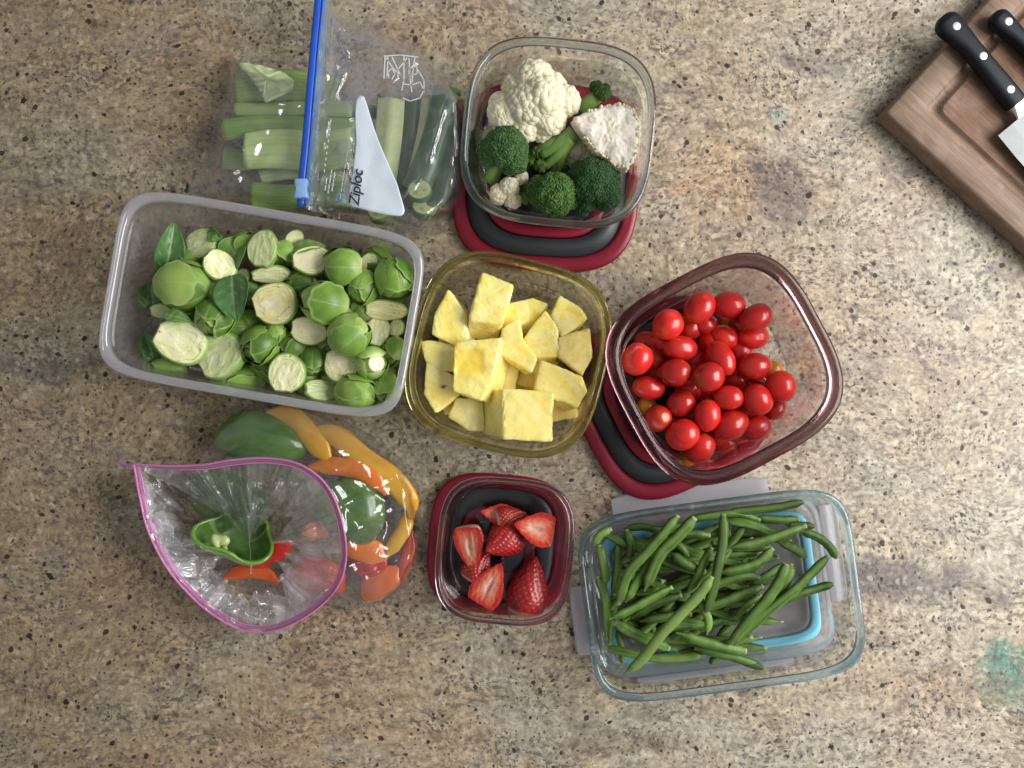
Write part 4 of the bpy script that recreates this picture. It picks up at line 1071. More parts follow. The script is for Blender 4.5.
# ------------------------------------------------------------------ cauliflower and broccoli
def zb(x, y, z): return V(440 + x / 2.954, 20 + y / 2.954, z)
def blobs(vs, fs, cols, centre, rad, n, size, colf, template=ICO2, up=-.25, jitter=.25, seed=0, squash=1.0):
    """a curd: small knobs set all over a dome"""
    r = random.Random(seed)
    tv, tf = template
    # core
    b = len(vs)
    for p in ICO3[0]:
        q = p * rad * .97; q.z *= squash
        vs.append(centre + q); cols.append(colf(p, 0.0, r))
    fs += [tuple(b + k for k in f) for f in ICO3[1]]
    for k in range(n):
        d = fib(n, k)
        if d.z < up: continue
        d = (d + Vector((r.uniform(-1, 1), r.uniform(-1, 1), r.uniform(-1, 1))) * jitter * math.sqrt(4 / n)).normalized()
        lump = 1 + .10 * noise.noise(d * 2.2 + Vector((seed, 0, 0)))
        c = d * rad * lump; c.z *= squash; c += centre
        s = size * r.uniform(.75, 1.25); rot = Euler((r.uniform(0, 6), r.uniform(0, 6), 0)).to_matrix()
        b = len(vs); tone = r.random()
        for p in tv:
            vs.append(c + (rot @ p) * s); cols.append(colf(d, tone, r))
        fs += [tuple(b + k2 for k2 in f) for f in tf]
def cauli_col(d, tone, r): return lerpc((0.74, 0.67, 0.45), (0.82, 0.76, 0.56), tone)
def brocc_colf(dark, lite):
    def f(d, tone, r): return lerpc(dark, lite, tone ** 1.6)
    return f
def stalk(t, path, r0, r1, col0, col1, mat, name='stem', n=10):
    p = catmull(path, 5)
    vs, fs = tube(p, lambda u: (r0 + (r1 - r0) * u), n, prof=lambda th: 1 + .08 * math.sin(3 * th))
    cols = [lerpc(col0, col1, min(1, (a // n) / (len(p) - 1)) + .25 * noise.noise(v * .2)) for a, v in enumerate(vs)]
    return build(name, vs, fs, M[mat], t, cols=cols)
VG = 'florets in the clear glass bowl'
def cauliflower(label, base, lobes, stem, seed, fine=1.0):
    t = thing('cauliflower_floret', label, 'cauliflower', base, VG)
    vs, fs, cols = [], [], []
    for k, (x, y, z, rr) in enumerate(lobes):
        c = zb(x, y, z); rad = rr / 2.954 * (H - z) / H
        n = int(60 + rad * rad * 1.0)
        blobs(vs, fs, cols, c, rad * .95, n, rad * .22 + 1.1, cauli_col, up=-.35, seed=seed + k)
        blobs(vs, fs, cols, c, rad * 1.06, int(n * 3), rad * .06 + 1.0, cauli_col, template=ICO1, up=-.2, seed=seed + k + 50)
    o = build('curd', vs, fs, M['cauli'], t, cols=cols)
    if stem: stalk(t, [zb(*p) for p in stem], 9, 5, (0.60, 0.60, 0.34), (0.68, 0.66, 0.44), 'cauli')
    return t
cauliflower('largest cauliflower floret, creamy and many lobed, at the upper left of the bowl', tuple(zb(275, 250, 22)),
    [(275, 180, 70, 52), (225, 200, 68, 34), (195, 275, 64, 46), (250, 310, 62, 42), (320, 290, 66, 44), (368, 240, 66, 38), (300, 235, 74, 58), (330, 195, 66, 34), (180, 250, 60, 30), (260, 250, 72, 54), (215, 315, 58, 28), (300, 330, 58, 26)],
    [(280, 250, 24), (280, 250, 50)], 11)
def cauli_cut():
    """a fan shaped floret lying on its side: cut flat face up, curd edge round the right"""
    t = thing('cauliflower_floret', 'pale cauliflower floret with a broad flat cut face at the right', 'cauliflower', tuple(zb(500, 340, 22)), VG)
    poly = [(385, 298), (420, 272), (470, 258), (530, 245), (572, 262), (592, 305), (590, 350), (580, 400), (552, 440), (520, 432), (490, 408), (455, 385), (430, 350), (400, 325)]
    z = 78; top = [zb(x, y, z) for x, y in poly]; c = sum(top, Vector()) / len(top)
    path = []
    for i in range(len(top)):
        for k in range(10):
            path.append(top[i].lerp(top[(i + 1) % len(top)], k / 10))
    n = len(path); rings, cols = [], []
    for f, dz in [(.02 + .045 * q_, 4 - 3 * (q_ / 20) ** 2) for q_ in range(20)] + [(.93, 0), (.97, -1.2), (1.0, -4), (.98, -10), (.9, -20), (.7, -34), (.5, -46)]:
        rg = []
        for i, p in enumerate(path):
            q = c.lerp(p, f * (1 + (.05 * noise.noise(p * .25) if f > .75 else 0)))
            q = Vector((q.x, q.y, z + dz + 2.2 * noise.noise(Vector((q.x * .09, q.y * .09, 3))) + 1.2 * noise.noise(Vector((q.x * .3, q.y * .3, 1)))))
            rg.append(q)
            e = noise.noise(Vector((q.x * .12, q.y * .12, 8)))
            cols.append(lerpc((0.88, 0.81, 0.72), (0.78, 0.68, 0.52), .25 + .9 * e + .3 * noise.noise(Vector((q.x * .5, q.y * .5, 2))) if f < .9 else .7))
        rings.append(rg)
    vs, fs = loft(rings, close=False, cap0=True, cap1=True); cols += [(0.8, 0.72, .6), (0.6, .55, .35)]
    r = random.Random(5)
    for i in range(0, n, 1):
        p = path[i]
        if (p - top[0]).length < 18: continue
        for k in range(4):
            s = r.uniform(1.0, 1.9); cc = c.lerp(p, r.uniform(.93, 1.01)) + Vector((0, 0, r.uniform(-12, 1.5))); b = len(vs); tone = r.random()
            for q in ICO1[0]: vs.append(cc + q * s); cols.append(cauli_col(q, tone, r))
            fs += [tuple(b + j for j in f) for f in ICO1[1]]
    build('curd', vs, fs, M['cauli'], t, cols=cols)
cauli_cut()
cauliflower('small white cauliflower piece at the lower left of the bowl', tuple(zb(205, 500, 22)), [(175, 515, 46, 24), (215, 535, 46, 20), (240, 465, 48, 16), (205, 495, 50, 24)], [(205, 500, 22), (200, 505, 40)], 31)
cauliflower('small cauliflower piece half hidden in the bowl middle', tuple(zb(415, 390, 22)), [(405, 385, 46, 26), (430, 405, 44, 22), (400, 415, 40, 20)], None, 41)
cauliflower('cauliflower bit showing behind the left broccoli', tuple(zb(150, 350, 22)), [(150, 345, 36, 20), (235, 550, 30, 18)][:1], None, 47)
def broccoli(label, base, heads, stems, dark, lite, seed, bead=1.15):
    t = thing('broccoli_floret', label, 'broccoli', base, VG)
    vs, fs, cols = [], [], []
    for k, (x, y, z, rr) in enumerate(heads):
        c = zb(x, y, z); rad = rr / 2.954 * (H - z) / H
        # lobed crown: small domes, each covered in beads
        sub = max(5, int(rad * .75))
        b0 = random.Random(seed + k)
        for j in range(sub):
            d = fib(sub * 2, j) if sub > 5 else fib(sub * 2, j)
            cc = c + d * rad * .55; rr2 = rad * b0.uniform(.46, .58)
            blobs(vs, fs, cols, cc, rr2, int(70 + rr2 * rr2 * 4.2), bead, brocc_colf(dark, lite), template=ICO1, up=-.2, jitter=.6, seed=seed * 7 + k * 31 + j)
    build('crown', vs, fs, M['brocc'], t, cols=cols)
    for p, r0, r1 in stems:
        stalk(t, [zb(*q) for q in p], r0, r1, (0.22, 0.34, 0.09), (0.15, 0.27, 0.06), 'leafy')
D1, L1 = (0.030, 0.080, 0.026), (0.075, 0.150, 0.045)
broccoli('dark broccoli floret with a light green stem at the left of the bowl', tuple(zb(185, 400, 22)), [(195, 375, 62, 62), (150, 395, 54, 40), (215, 420, 54, 40)], [([(185, 400, 50), (160, 450, 40), (150, 470, 34)], 6, 8), ([(130, 400, 56), (128, 420, 46)], 4, 4)], D1, (0.085, 0.165, 0.04), 3)
broccoli('round broccoli floret with yellowish rim nearest the near wall', tuple(zb(335, 515, 22)), [(335, 515, 62, 62), (295, 505, 56, 42), (370, 530, 54, 38), (330, 550, 50, 34)], [([(330, 515, 30), (330, 515, 45)], 8, 8)], (0.035, 0.095, 0.022), (0.14, 0.235, 0.05), 5)
broccoli('largest dark broccoli floret at the lower right of the bowl', tuple(zb(455, 490, 22)), [(455, 480, 62, 66), (415, 465, 56, 42), (490, 520, 54, 44), (430, 535, 52, 38), (500, 465, 54, 36)], [([(450, 490, 28), (450, 490, 45)], 9, 9)], D1, (0.055, 0.125, 0.045), 9)
broccoli('small broccoli floret at the upper right between the two big cauliflowers', tuple(zb(470, 225, 22)), [(480, 215, 58, 26), (460, 200, 54, 18)], [([(470, 225, 54), (440, 245, 52), (415, 262, 48)], 6, 8)], (0.035, 0.085, 0.025), (0.11, 0.19, 0.04), 12)
broccoli('light green branching broccoli lying on its side in the bowl middle', tuple(zb(330, 390, 22)), [(290, 390, 50, 18), (300, 430, 46, 20), (270, 410, 44, 18), (345, 440, 44, 18), (360, 425, 46, 16)],
    [([(395, 335, 62), (350, 365, 60), (300, 400, 54)], 8, 4), ([(385, 350, 62), (350, 395, 56), (310, 435, 48)], 7, 3.5), ([(370, 345, 60), (320, 370, 58), (285, 385, 52)], 6, 3), ([(380, 360, 58), (360, 400, 54), (350, 440, 46)], 6, 3.5), ([(350, 340, 58), (310, 365, 54), (270, 400, 46)], 5, 3)], (0.05, 0.11, 0.02), (0.19, 0.28, 0.06), 15)
broccoli('broccoli bit low by the near wall left of the round floret', tuple(zb(245, 520, 22)), [(260, 500, 34, 22)], [([(260, 500, 34), (240, 540, 32)], 5, 6)], (0.05, 0.11, 0.02), (0.19, 0.28, 0.06), 21)

# ------------------------------------------------------------------ cutting board and knives
def board():
    c0 = V(885, 112, 26)                          ; c0.z = 26
    a1 = R(47.5); a2 = a1 - R(90)
    e1 = Vector((math.cos(a1), math.sin(a1), 0)); e2 = Vector((math.cos(a2), math.sin(a2), 0))
    L1, L2 = 300, 420
    t = thing('cutting_board', 'brown wooden cutting board with a juice groove at the upper right corner', 'cutting board', (c0.x, c0.y, 0))
    cc = c0 + e1 * L1 / 2 + e2 * L2 / 2
    def rg(i, z, rr):
        out = []
        hx, hy = L1 / 2 - i, L2 / 2 - i
        for qx, qy, s in ((1, 1, 0), (-1, 1, 1), (-1, -1, 2), (1, -1, 3)):
            for k in range(9):
                a = math.pi / 2 * (s + k / 8)
                x = qx * (hx - rr) + rr * math.cos(a); y = qy * (hy - rr) + rr * math.sin(a)
                p = cc + e1 * x + e2 * y; out.append(Vector((p.x, p.y, z)))
        return out
    vs, fs = loft([rg(3, 1, 3), rg(.6, 3.2, 3.5), rg(0, 6, 4), rg(0, 22, 4), rg(.8, 24.8, 4), rg(3, 26, 4), rg(25, 26, 9), rg(26.2, 25.2, 9), rg(27.5, 23, 9), rg(30, 21.6, 9), rg(33, 21.8, 9), rg(35.2, 23, 8), rg(36, 24.5, 8), rg(37, 25.5, 8)], close=False, cap0=True)
    o = build('board_frame', vs, fs, M['board'], t)
    vs, fs = loft([rg(36.9, 25.0, 8), rg(37.1, 25.6, 8), rg(38, 25.9, 8)], close=False, cap1=True)
    build('cutting_surface', vs, fs, M['board_in'], t)
board()
def knife(label, butt, tip_dir, scale, z, rivets, hw):
    """butt: where the handle ends; laid along tip_dir (deg)"""
    a = R(tip_dir); d = Vector((math.cos(a), math.sin(a), 0)); s = Vector((d.y, -d.x, 0))   # s points to the cutting edge side
    t = thing('kitchen_knife', label, 'knife', (butt.x, butt.y, z))
    def P(u, v, zz): return butt + d * (u * scale) + s * (v * scale) + Vector((0, 0, zz - butt.z))
    # handle outline: u along, v low/high
    prof = [(0, -3, 6), (2, -8, 10), (6, -11, 13.5), (12, -12, 14.5), (22, -11.5, 12.5), (36, -10.5, 9.6), (52, -10, 9.2), (70, -10.2, 9.8), (86, -10.4, 10.6), (100, -10.4, 10.8), (108, -10.0, 11.0), (110, -9.5, 10.6)]
    pts = catmull([Vector(p) for p in prof], 4)
    rings = []
    for p in pts:
        u, lo, hi = p.x, p.y * hw, p.z * hw; m, hh = (lo + hi) / 2, (hi - lo) / 2
        th = 7.2 * min(1, .55 + u / 12)
        rg = []
        for k in range(28):
            q = 2 * math.pi * k / 28; c, sn = math.cos(q), math.sin(q)
            cx = math.copysign(abs(c) ** .75, c); sy = math.copysign(abs(sn) ** .55, sn)
            rg.append(P(u, m + hh * cx, z + 9 + th * sy))
        rings.append(rg)
    vs, fs = loft(rings, close=False, cap0=True, cap1=True)
    build('handle', vs, fs, M['handle'], t)
    # steel tang edge following the spine side of the grip
    tg = [P(p.x * 1.0 + .2, p.y * hw - .5, z + 9) for p in pts[4:]]
    for u, v in rivets:
        c = P(u, v * hw, z + 16.05); rr = 3.9
        rg = [[c + Vector((math.cos(2 * math.pi * k / 24) * r_, math.sin(2 * math.pi * k / 24) * r_, dz)) for k in range(24)] for r_, dz in ((rr, -1.0), (rr, .15), (rr * .85, .4), (.5, .45))]
        vs, fs = loft(rg, close=False, cap1=True)
        build('rivet', vs, fs, M['rivet'], t)
    # bolster and blade
    rings = []
    for u, lo, hi, th in ((110, -9.2, 10.2, 5.5), (114, -9.0, 10.0, 5.0), (119, -9, 10, 3), (122, -9, 10.5, 1.7)):
        m, hh = (lo + hi) / 2 * hw, (hi - lo) / 2 * hw
        rings.append([P(u, m + hh * math.copysign(abs(math.cos(q)) ** .6, math.cos(q)), z + 9 + th * math.copysign(abs(math.sin(q)) ** .6, math.sin(q))) for q in [2 * math.pi * k / 24 for k in range(24)]])
    vs, fs = loft(rings, close=False, cap0=True, cap1=True); o = build('bolster', vs, fs, M['steel'], t); sharp(o, 50)
    edge = [(122, 36), (150, 36.5), (190, 35), (230, 30), (270, 21), (300, 11), (322, 0)]
    vs, fs = [], []
    for k, (u, v) in enumerate(edge):
        sp = -9 + (u - 122) / 200 * 6
        for vv, th in ((sp, 1.5), (sp + (v - sp) * .6, 1.2), (v, .15)):
            vs.append(P(u, vv * hw, z + 9 + th)); vs.append(P(u, vv * hw, z + 9 - th))
    for k in range(len(edge) - 1):
        a0, b0 = k * 6, k * 6 + 6
        for j in (0, 2):
            fs.append((a0 + j, b0 + j, b0 + j + 2, a0 + j + 2)); fs.append((a0 + j + 1, a0 + j + 3, b0 + j + 3, b0 + j + 1))
        fs.append((a0, a0 + 1, b0 + 1, b0)); fs.append((a0 + 4, b0 + 4, b0 + 5, a0 + 5))
    fs.append((0, 2, 3, 1)); fs.append((2, 4, 5, 3)); e = (len(edge) - 1) * 6; fs.append((e, e + 1, e + 3, e + 2)); fs.append((e + 2, e + 3, e + 5, e + 4))
    o = build('blade', vs, fs, M['blade'], t, smooth=False)
M['rivet'] = plain('rivet_steel', (0.78, 0.79, 0.80), 0.35, metal=.6, bump=0.02)
M['blade'] = plain('blade_steel', (0.17, 0.18, 0.18), 0.45, metal=.9, bump=0.02, var=.03)
kb = V(946, 13, 42); kt = V(1022, 103, 42); ang = math.degrees(math.atan2(kt.y - kb.y, kt.x - kb.x)); sc = (kt - kb).length / 112
knife('large black handled knife with three rivets lying across the board corner', Vector((kb.x, kb.y, 26)), ang, sc, 26.6, [(16, 0.8), (54, -.4), (95, .2)], .92)
kb2 = V(998, 10, 42)
knife('second black handled knife at the top right edge of the photo', Vector((kb2.x, kb2.y, 26)), ang + 3, sc * .92, 26.6, [(16, 0.6), (54, -.4), (95, .2)], .82)

# ------------------------------------------------------------------ polygons and film sheets
def polar(poly, c, th):
    """distance from c to the outline in direction th (picture axes)"""
    dx, dy = math.cos(th), math.sin(th); best = None
    for i in range(len(poly)):
        x1, y1 = poly[i][0] - c[0], poly[i][1] - c[1]; x2, y2 = poly[(i + 1) % len(poly)][0] - c[0], poly[(i + 1) % len(poly)][1] - c[1]
        ex, ey = x2 - x1, y2 - y1; den = dx * ey - dy * ex
        if abs(den) < 1e-9: continue
        t = (x1 * ey - y1 * ex) / den; u = (x1 * dy - y1 * dx) / den
        if t > 0 and -1e-6 <= u <= 1 + 1e-6 and (best is None or t < best): best = t
    return best or 1.0
def crease(x, y, s, seed):
    """sharp folded facets, about 0..1"""
    p = Vector((x / s + .4 * noise.noise(Vector((x / s, y / s, seed + 9))), y / s, seed))
    d, pts = noise.voronoi(p)
    return min(1.0, (d[1] - d[0]) * 1.6)
def film_sheet(name, poly, c, zf, mat, parent, nr=46, nt=220, thick=0.0):
    rings = []
    for j in range(nr + 1):
        f = (j / nr) if j else .004
        rg = []
        for k in range(nt):
            th = 2 * math.pi * k / nt; r = polar(poly, c, th) * f
            px, py = c[0] + math.cos(th) * r, c[1] + math.sin(th) * r
            rg.append(V(px, py, zf(px, py, f)))
        rings.append(rg)
    vs, fs = loft(rings, close=False, cap0=True)
    return build(name, vs, fs, M[mat], parent)
def flat_print(name, strokes, z, w, mat, parent):
    """printed line work: thin flat strokes lying on the film"""
    vs, fs = [], []
    for st in strokes:
        P = [V(x, y, z if not callable(z) else z(x, y)) for x, y in st]
        for a, b in zip(P, P[1:]):
            d = (b - a); d.z = 0
            if d.length < .01: continue
            d.normalize(); s = Vector((-d.y, d.x, 0)) * w / 2; i = len(vs)
            vs += [a - s - d * w / 3, a + s - d * w / 3, b + s + d * w / 3, b - s + d * w / 3]
            vs += [v - Vector((0, 0, .15)) for v in vs[i:i + 4]]
            fs += [(i, i + 3, i + 2, i + 1), (i + 4, i + 5, i + 6, i + 7)] + [(i + k, i + (k + 1) % 4, i + 4 + (k + 1) % 4, i + 4 + k) for k in range(4)]
    return build(name, vs, fs, M[mat], parent, smooth=False)

# ------------------------------------------------------------------ celery bag (lies lower, open towards the right)
def zc(x, y): return (180 + x / 3.073, y / 3.073)
rc = random.Random(3)
def celery_stick(lab, pts, w, z, col0, col1, thick=7, seed=0, trough=False):
    P = [V(*zc(x, y + rc.uniform(-7, 7)), z) for x, y in pts]
    path = catmull(P, 8); n = len(path); NV = 22; rings, cols = [], []
    W_ = w / 3.073 / 2; sk = rc.uniform(-.25, .25)
    for i, p in enumerate(path):
        a, b = path[max(0, i - 1)], path[min(n - 1, i + 1)]; d = (b - a).normalized(); s = Vector((-d.y, d.x, 0)).normalized()
        t = i / (n - 1); rg = []
        ww = W_ * (1 + .09 * math.sin(t * 3 + seed))
        for k in range(NV):
            u = -1 + 2 * k / (NV - 1)
            zz = thick * math.sqrt(max(0, 1 - (u * .93) ** 2)) + .16 * math.cos(u * 26) * (1 - abs(u))
            rg.append(p + s * u * ww + Vector((0, 0, zz)) + d * ((sk * u * ww + 1.2 * noise.noise(Vector((u * 4, seed, 1)))) if i in (0, n - 1) else 0))
            cols.append(lerpc(col0, col1, .5 + .22 * math.cos(u * 26 + noise.noise(Vector((t * 3, u, seed))) * 2) + .6 * noise.noise(Vector((t * 1.5, u * 3, seed)))))
        for k in range(NV):
            u = 1 - 2 * k / (NV - 1)
            rg.append(p + s * u * ww * .9 + Vector((0, 0, thick * .45 * math.sqrt(max(0, 1 - u * u)) - 2)))
            cols.append(lerpc(col1, (0.62, 0.66, 0.36), .6))
        rings.append(rg)
    vs, fs = loft(rings, close=False, cap0=True, cap1=True); cols += [(0.55, 0.62, 0.30)] * 2
    c = path[n // 2]
    o = build('celery_stick', vs, fs, M['celery'], None, (c.x, c.y, z - 2), cols=cols)
    tag(o, lab, 'celery', 'celery sticks in the plain clear bag')
GD, GM, GL = (0.20, 0.32, 0.08), (0.36, 0.50, 0.18), (0.66, 0.74, 0.42)
celery_stick('dull green celery end lying lowest at the left of the bag', [(135, 492), (200, 492), (300, 495)], 62, 5, GD, GM, 5, 1)
celery_stick('thin pale celery stick between the broad one and the nearest one', [(250, 545), (330, 538), (440, 545), (520, 548)], 42, 12, GM, GL, 6, 2)
celery_stick('celery stick nearest the sprouts box', [(222, 605), (320, 600), (430, 600), (540, 600)], 80, 14, (0.20, 0.38, 0.07), (0.36, 0.55, 0.15), 8, 3)
celery_stick('long green celery stick above the broad pale one', [(135, 400), (260, 395), (400, 395), (540, 400)], 72, 18, (0.18, 0.35, 0.07), (0.32, 0.50, 0.14), 8, 4)
celery_stick('dull celery stick just below the leafy top piece', [(170, 335), (260, 338), (400, 342), (530, 335)], 46, 14, GM, (0.30, 0.42, 0.16), 6, 5)
celery_stick('broad pale celery stick in the middle of the bag', [(203, 470), (300, 466), (420, 462), (530, 455)], 112, 24, (0.46, 0.64, 0.20), (0.66, 0.80, 0.38), 9, 6)
celery_stick('green celery stick at the top edge of the bag', [(175, 268), (260, 262), (370, 262), (480, 290)], 92, 10, GD, (0.34, 0.48, 0.16), 7, 7)
def celery_top():
    poly = [(170, 188), (250, 200), (320, 222), (352, 248), (345, 280), (262, 318), (238, 270), (200, 220)]
    pts = [zc(x, y) for x, y in poly]; c = (sum(p[0] for p in pts) / len(pts), sum(p[1] for p in pts) / len(pts))
    z0 = 27; rings, cols = [], []
    for f, dz in ((.01, 2.5), (.3, 2.4), (.55, 2), (.8, 1.2), (.95, .2), (1, -1.5), (.97, -4), (.6, -6)):
        rg = []
        for k in range(90):
            th = 2 * math.pi * k / 90; r = polar(pts, c, th) * f; px, py = c[0] + math.cos(th) * r, c[1] + math.sin(th) * r
            q = V(px, py, z0 + dz + 1.0 * math.sin((px * .35 + py * 1.1) * .9)); rg.append(q)
            cols.append(lerpc((0.40, 0.50, 0.24), (0.68, 0.74, 0.46), .5 + .5 * math.sin((px * .35 + py * 1.1) * .9 + noise.noise(Vector((px * .1, py * .1, 0))) * 3)))
        rings.append(rg)
    vs, fs = loft(rings, close=False, cap0=True, cap1=True); cols += [(0.6, .68, .4), (0.3, .4, .15)]
    cc = V(c[0], c[1], z0)
    o = build('celery_stick', vs, fs, M['celery'], None, (cc.x, cc.y, z0 - 6), cols=cols)
    tag(o, 'pale ribbed celery root end at the top left corner of the bag', 'celery', 'celery sticks in the plain clear bag')
celery_top()
def celery_bag():
    poly = [(231, 55), (245, 62), (275, 70), (310, 76), (350, 80), (372, 110), (370, 190), (330, 214), (300, 216), (250, 206), (186, 193), (200, 168), (211, 138), (217, 115), (224, 92), (226, 70)]
    c = (285, 145)
    t = thing('plastic_bag', 'plain clear plastic bag of celery sticks lying half under the zipper bag', 'plastic bag', tuple(V(c[0], c[1], 0)))
    def zf(x, y, f):
        cov = smooth((x - 196) / 26) * smooth((y - 44) / 20)
        dome = (6 + 34 * cov) * (1 - f ** 9) + 2.5
        for (ax, ay, bx, by, hh, ww) in ((233, 60, 246, 100, 5, 2), (216, 128, 244, 152, 6, 2.2), (238, 96, 300, 108, 4, 2), (200, 185, 250, 165, 4, 2), (250, 70, 300, 82, 4, 2), (225, 160, 250, 200, 4, 2)):
            ex, ey = bx - ax, by - ay; u = max(0, min(1, ((x - ax) * ex + (y - ay) * ey) / (ex * ex + ey * ey)))
            dd = math.hypot(x - ax - ex * u, y - ay - ey * u)
            if dd < 9: dome += hh * math.exp(-(dd / ww) ** 1.3) * math.sin(math.pi * min(1, max(.02, u))) ** .5 * (1 - f ** 8)
        return dome + 5 * crease(x, y, 34, 1.3) * (1 - f ** 6) + 1.6 * noise.noise(Vector((x * .05, y * .05, 4)))
    film_sheet('film', poly, c, zf, 'film_zip', t)
    film_sheet('back_film', poly, c, lambda x, y, f: 1.0 + .4 * noise.noise(Vector((x * .05, y * .05, 4))), 'film_flat', t, nr=10, nt=120)
celery_bag()

# ------------------------------------------------------------------ cucumber bag with blue zipper
def cucumber(lab, pts, w, z, kind, seed=0, dark=(0.018, 0.05, 0.022)):
    """kind 'wedge': skin below, pale flesh face up; 'whole': skin up"""
    P = [V(*zc(x, y), z) for x, y in pts]; path = catmull(P, 8); n = len(path); r0 = w / 3.073 / 2
    NV = 28; rings, cols = [], []
    for i, p in enumerate(path):
        a, b = path[max(0, i - 1)], path[min(n - 1, i + 1)]; d = (b - a).normalized(); s = Vector((-d.y, d.x, 0)).normalized(); t = i / (n - 1); rg = []
        for k in range(NV):
            th = 2 * math.pi * k / NV
            x, y = math.cos(th), math.sin(th)
            if kind == 'wedge' and y > 0:
                up = .42 * (1 - abs(x)); skin = abs(x) > .93
                y = up
                seeds = abs(noise.noise(Vector((t * 14, x * 5, seed)))) * (1 if abs(x) < .6 else .3)
                c = lerpc((0.52, 0.60, 0.25), (0.72, 0.76, 0.40), .4 + seeds)
                if skin: c = dark
            else:
                c = lerpc(dark, (0.06, 0.14, 0.045), .35 + .6 * noise.noise(Vector((t * 2, x * 6, seed))) + .25 * math.cos(th * 7))
                y *= .8
            rg.append(p + s * x * r0 + Vector((0, 0, y * r0))); cols.append(c)
        rings.append(rg)
    vs, fs = loft(rings, close=False, cap0=True, cap1=True); cols += [(0.5, .56, .26)] * 2
    # pale cut ends
    if kind == 'whole':
        for a in list(range(NV)) + list(range((n - 1) * NV, n * NV)): cols[a] = (0.12, 0.22, 0.07)
    c = path[n // 2]
    o = build('cucumber_spear', vs, fs, M['cuke'], None, (c.x, c.y, z - r0), cols=cols)
    tag(o, lab, 'cucumber', 'cucumber spears in the zipper bag')
cucumber('dark cucumber spear lying furthest right in the zipper bag', [(828, 335), (822, 400), (812, 520), (788, 640)], 76, 20, 'whole', 1)
cucumber('long dark cucumber spear with a smooth skin, second from the right', [(822, 275), (800, 380), (765, 490), (722, 585)], 84, 34, 'whole', 2, (0.035, 0.085, 0.04))
cucumber('narrow cucumber spear with pale flesh left of the long dark one', [(765, 300), (752, 400), (730, 500), (712, 570)], 44, 28, 'wedge', 3)
cucumber('dark cucumber spear between the two pale ones', [(712, 300), (706, 400), (695, 500), (680, 600)], 52, 22, 'whole', 4)
cucumber('widest pale cucumber spear, seeds up, beside the white patch', [(652, 305), (645, 400), (632, 500), (620, 600)], 90, 26, 'wedge', 5)
cucumber('dark green cucumber spear hidden behind the white patch', [(590, 330), (585, 420), (580, 520), (575, 610)], 50, 16, 'whole', 6)
def disc(lab, x, y, z, rpx, tilt):
    t = thing('cucumber_piece', lab, 'cucumber', tuple(V(*zc(x, y), z - 6)), 'cut cucumber ends in the zipper bag')
    c = V(*zc(x, y), z); r = rpx / 3.073; rot = Euler((R(tilt[0]), R(tilt[1]), 0)).to_matrix()
    rings, cols = [], []
    for f, dz in ((.02, 0), (.3, .2), (.5, 0), (.7, .2), (.88, .1)):
        rg = []
        for k in range(40):
            th = 2 * math.pi * k / 40; rg.append(c + rot @ Vector((math.cos(th) * r * f, math.sin(th) * r * f * .9, dz + 4)))
            sd = max(0, math.cos(th * 3 + .5)) * math.exp(-((f - .42) / .2) ** 2)
            cols.append(lerpc((0.52, 0.60, 0.27), (0.28, 0.38, 0.10), sd + .4 * abs(noise.noise(Vector((math.cos(th) * f * 5, math.sin(th) * f * 5, x))))))
        rings.append(rg)
    vs, fs = loft(rings, close=False, cap0=True); cols.append((0.5, .58, .25))
    build('flesh', vs, fs, M['cuke'], t, cols=cols)
    rings, cols = [], []
    for f, dz in ((.885, 4.1), (.95, 4.1), (1, 3.4), (1, -4), (.9, -6)):
        rings.append([c + rot @ Vector((math.cos(2 * math.pi * k / 40) * r * f, math.sin(2 * math.pi * k / 40) * r * f * .9, dz)) for k in range(40)])
        cols += [(0.05, 0.13, 0.04) if f > .9 else (.2, .33, .1)] * 40
    vs, fs = loft(rings, close=False, cap1=True); cols.append((.05, .12, .04))
    build('skin', vs, fs, M['cuke'], t, cols=cols)
disc('cut cucumber end with pale seeded face at the lower right of the zipper bag', 737, 587, 42, 36, (-12, 0))
disc('cut cucumber end just below the white patch', 614, 655, 26, 36, (-25, 0))
disc('dull cucumber end in the lower right corner of the zipper bag', 755, 640, 24, 42, (-30, 5))

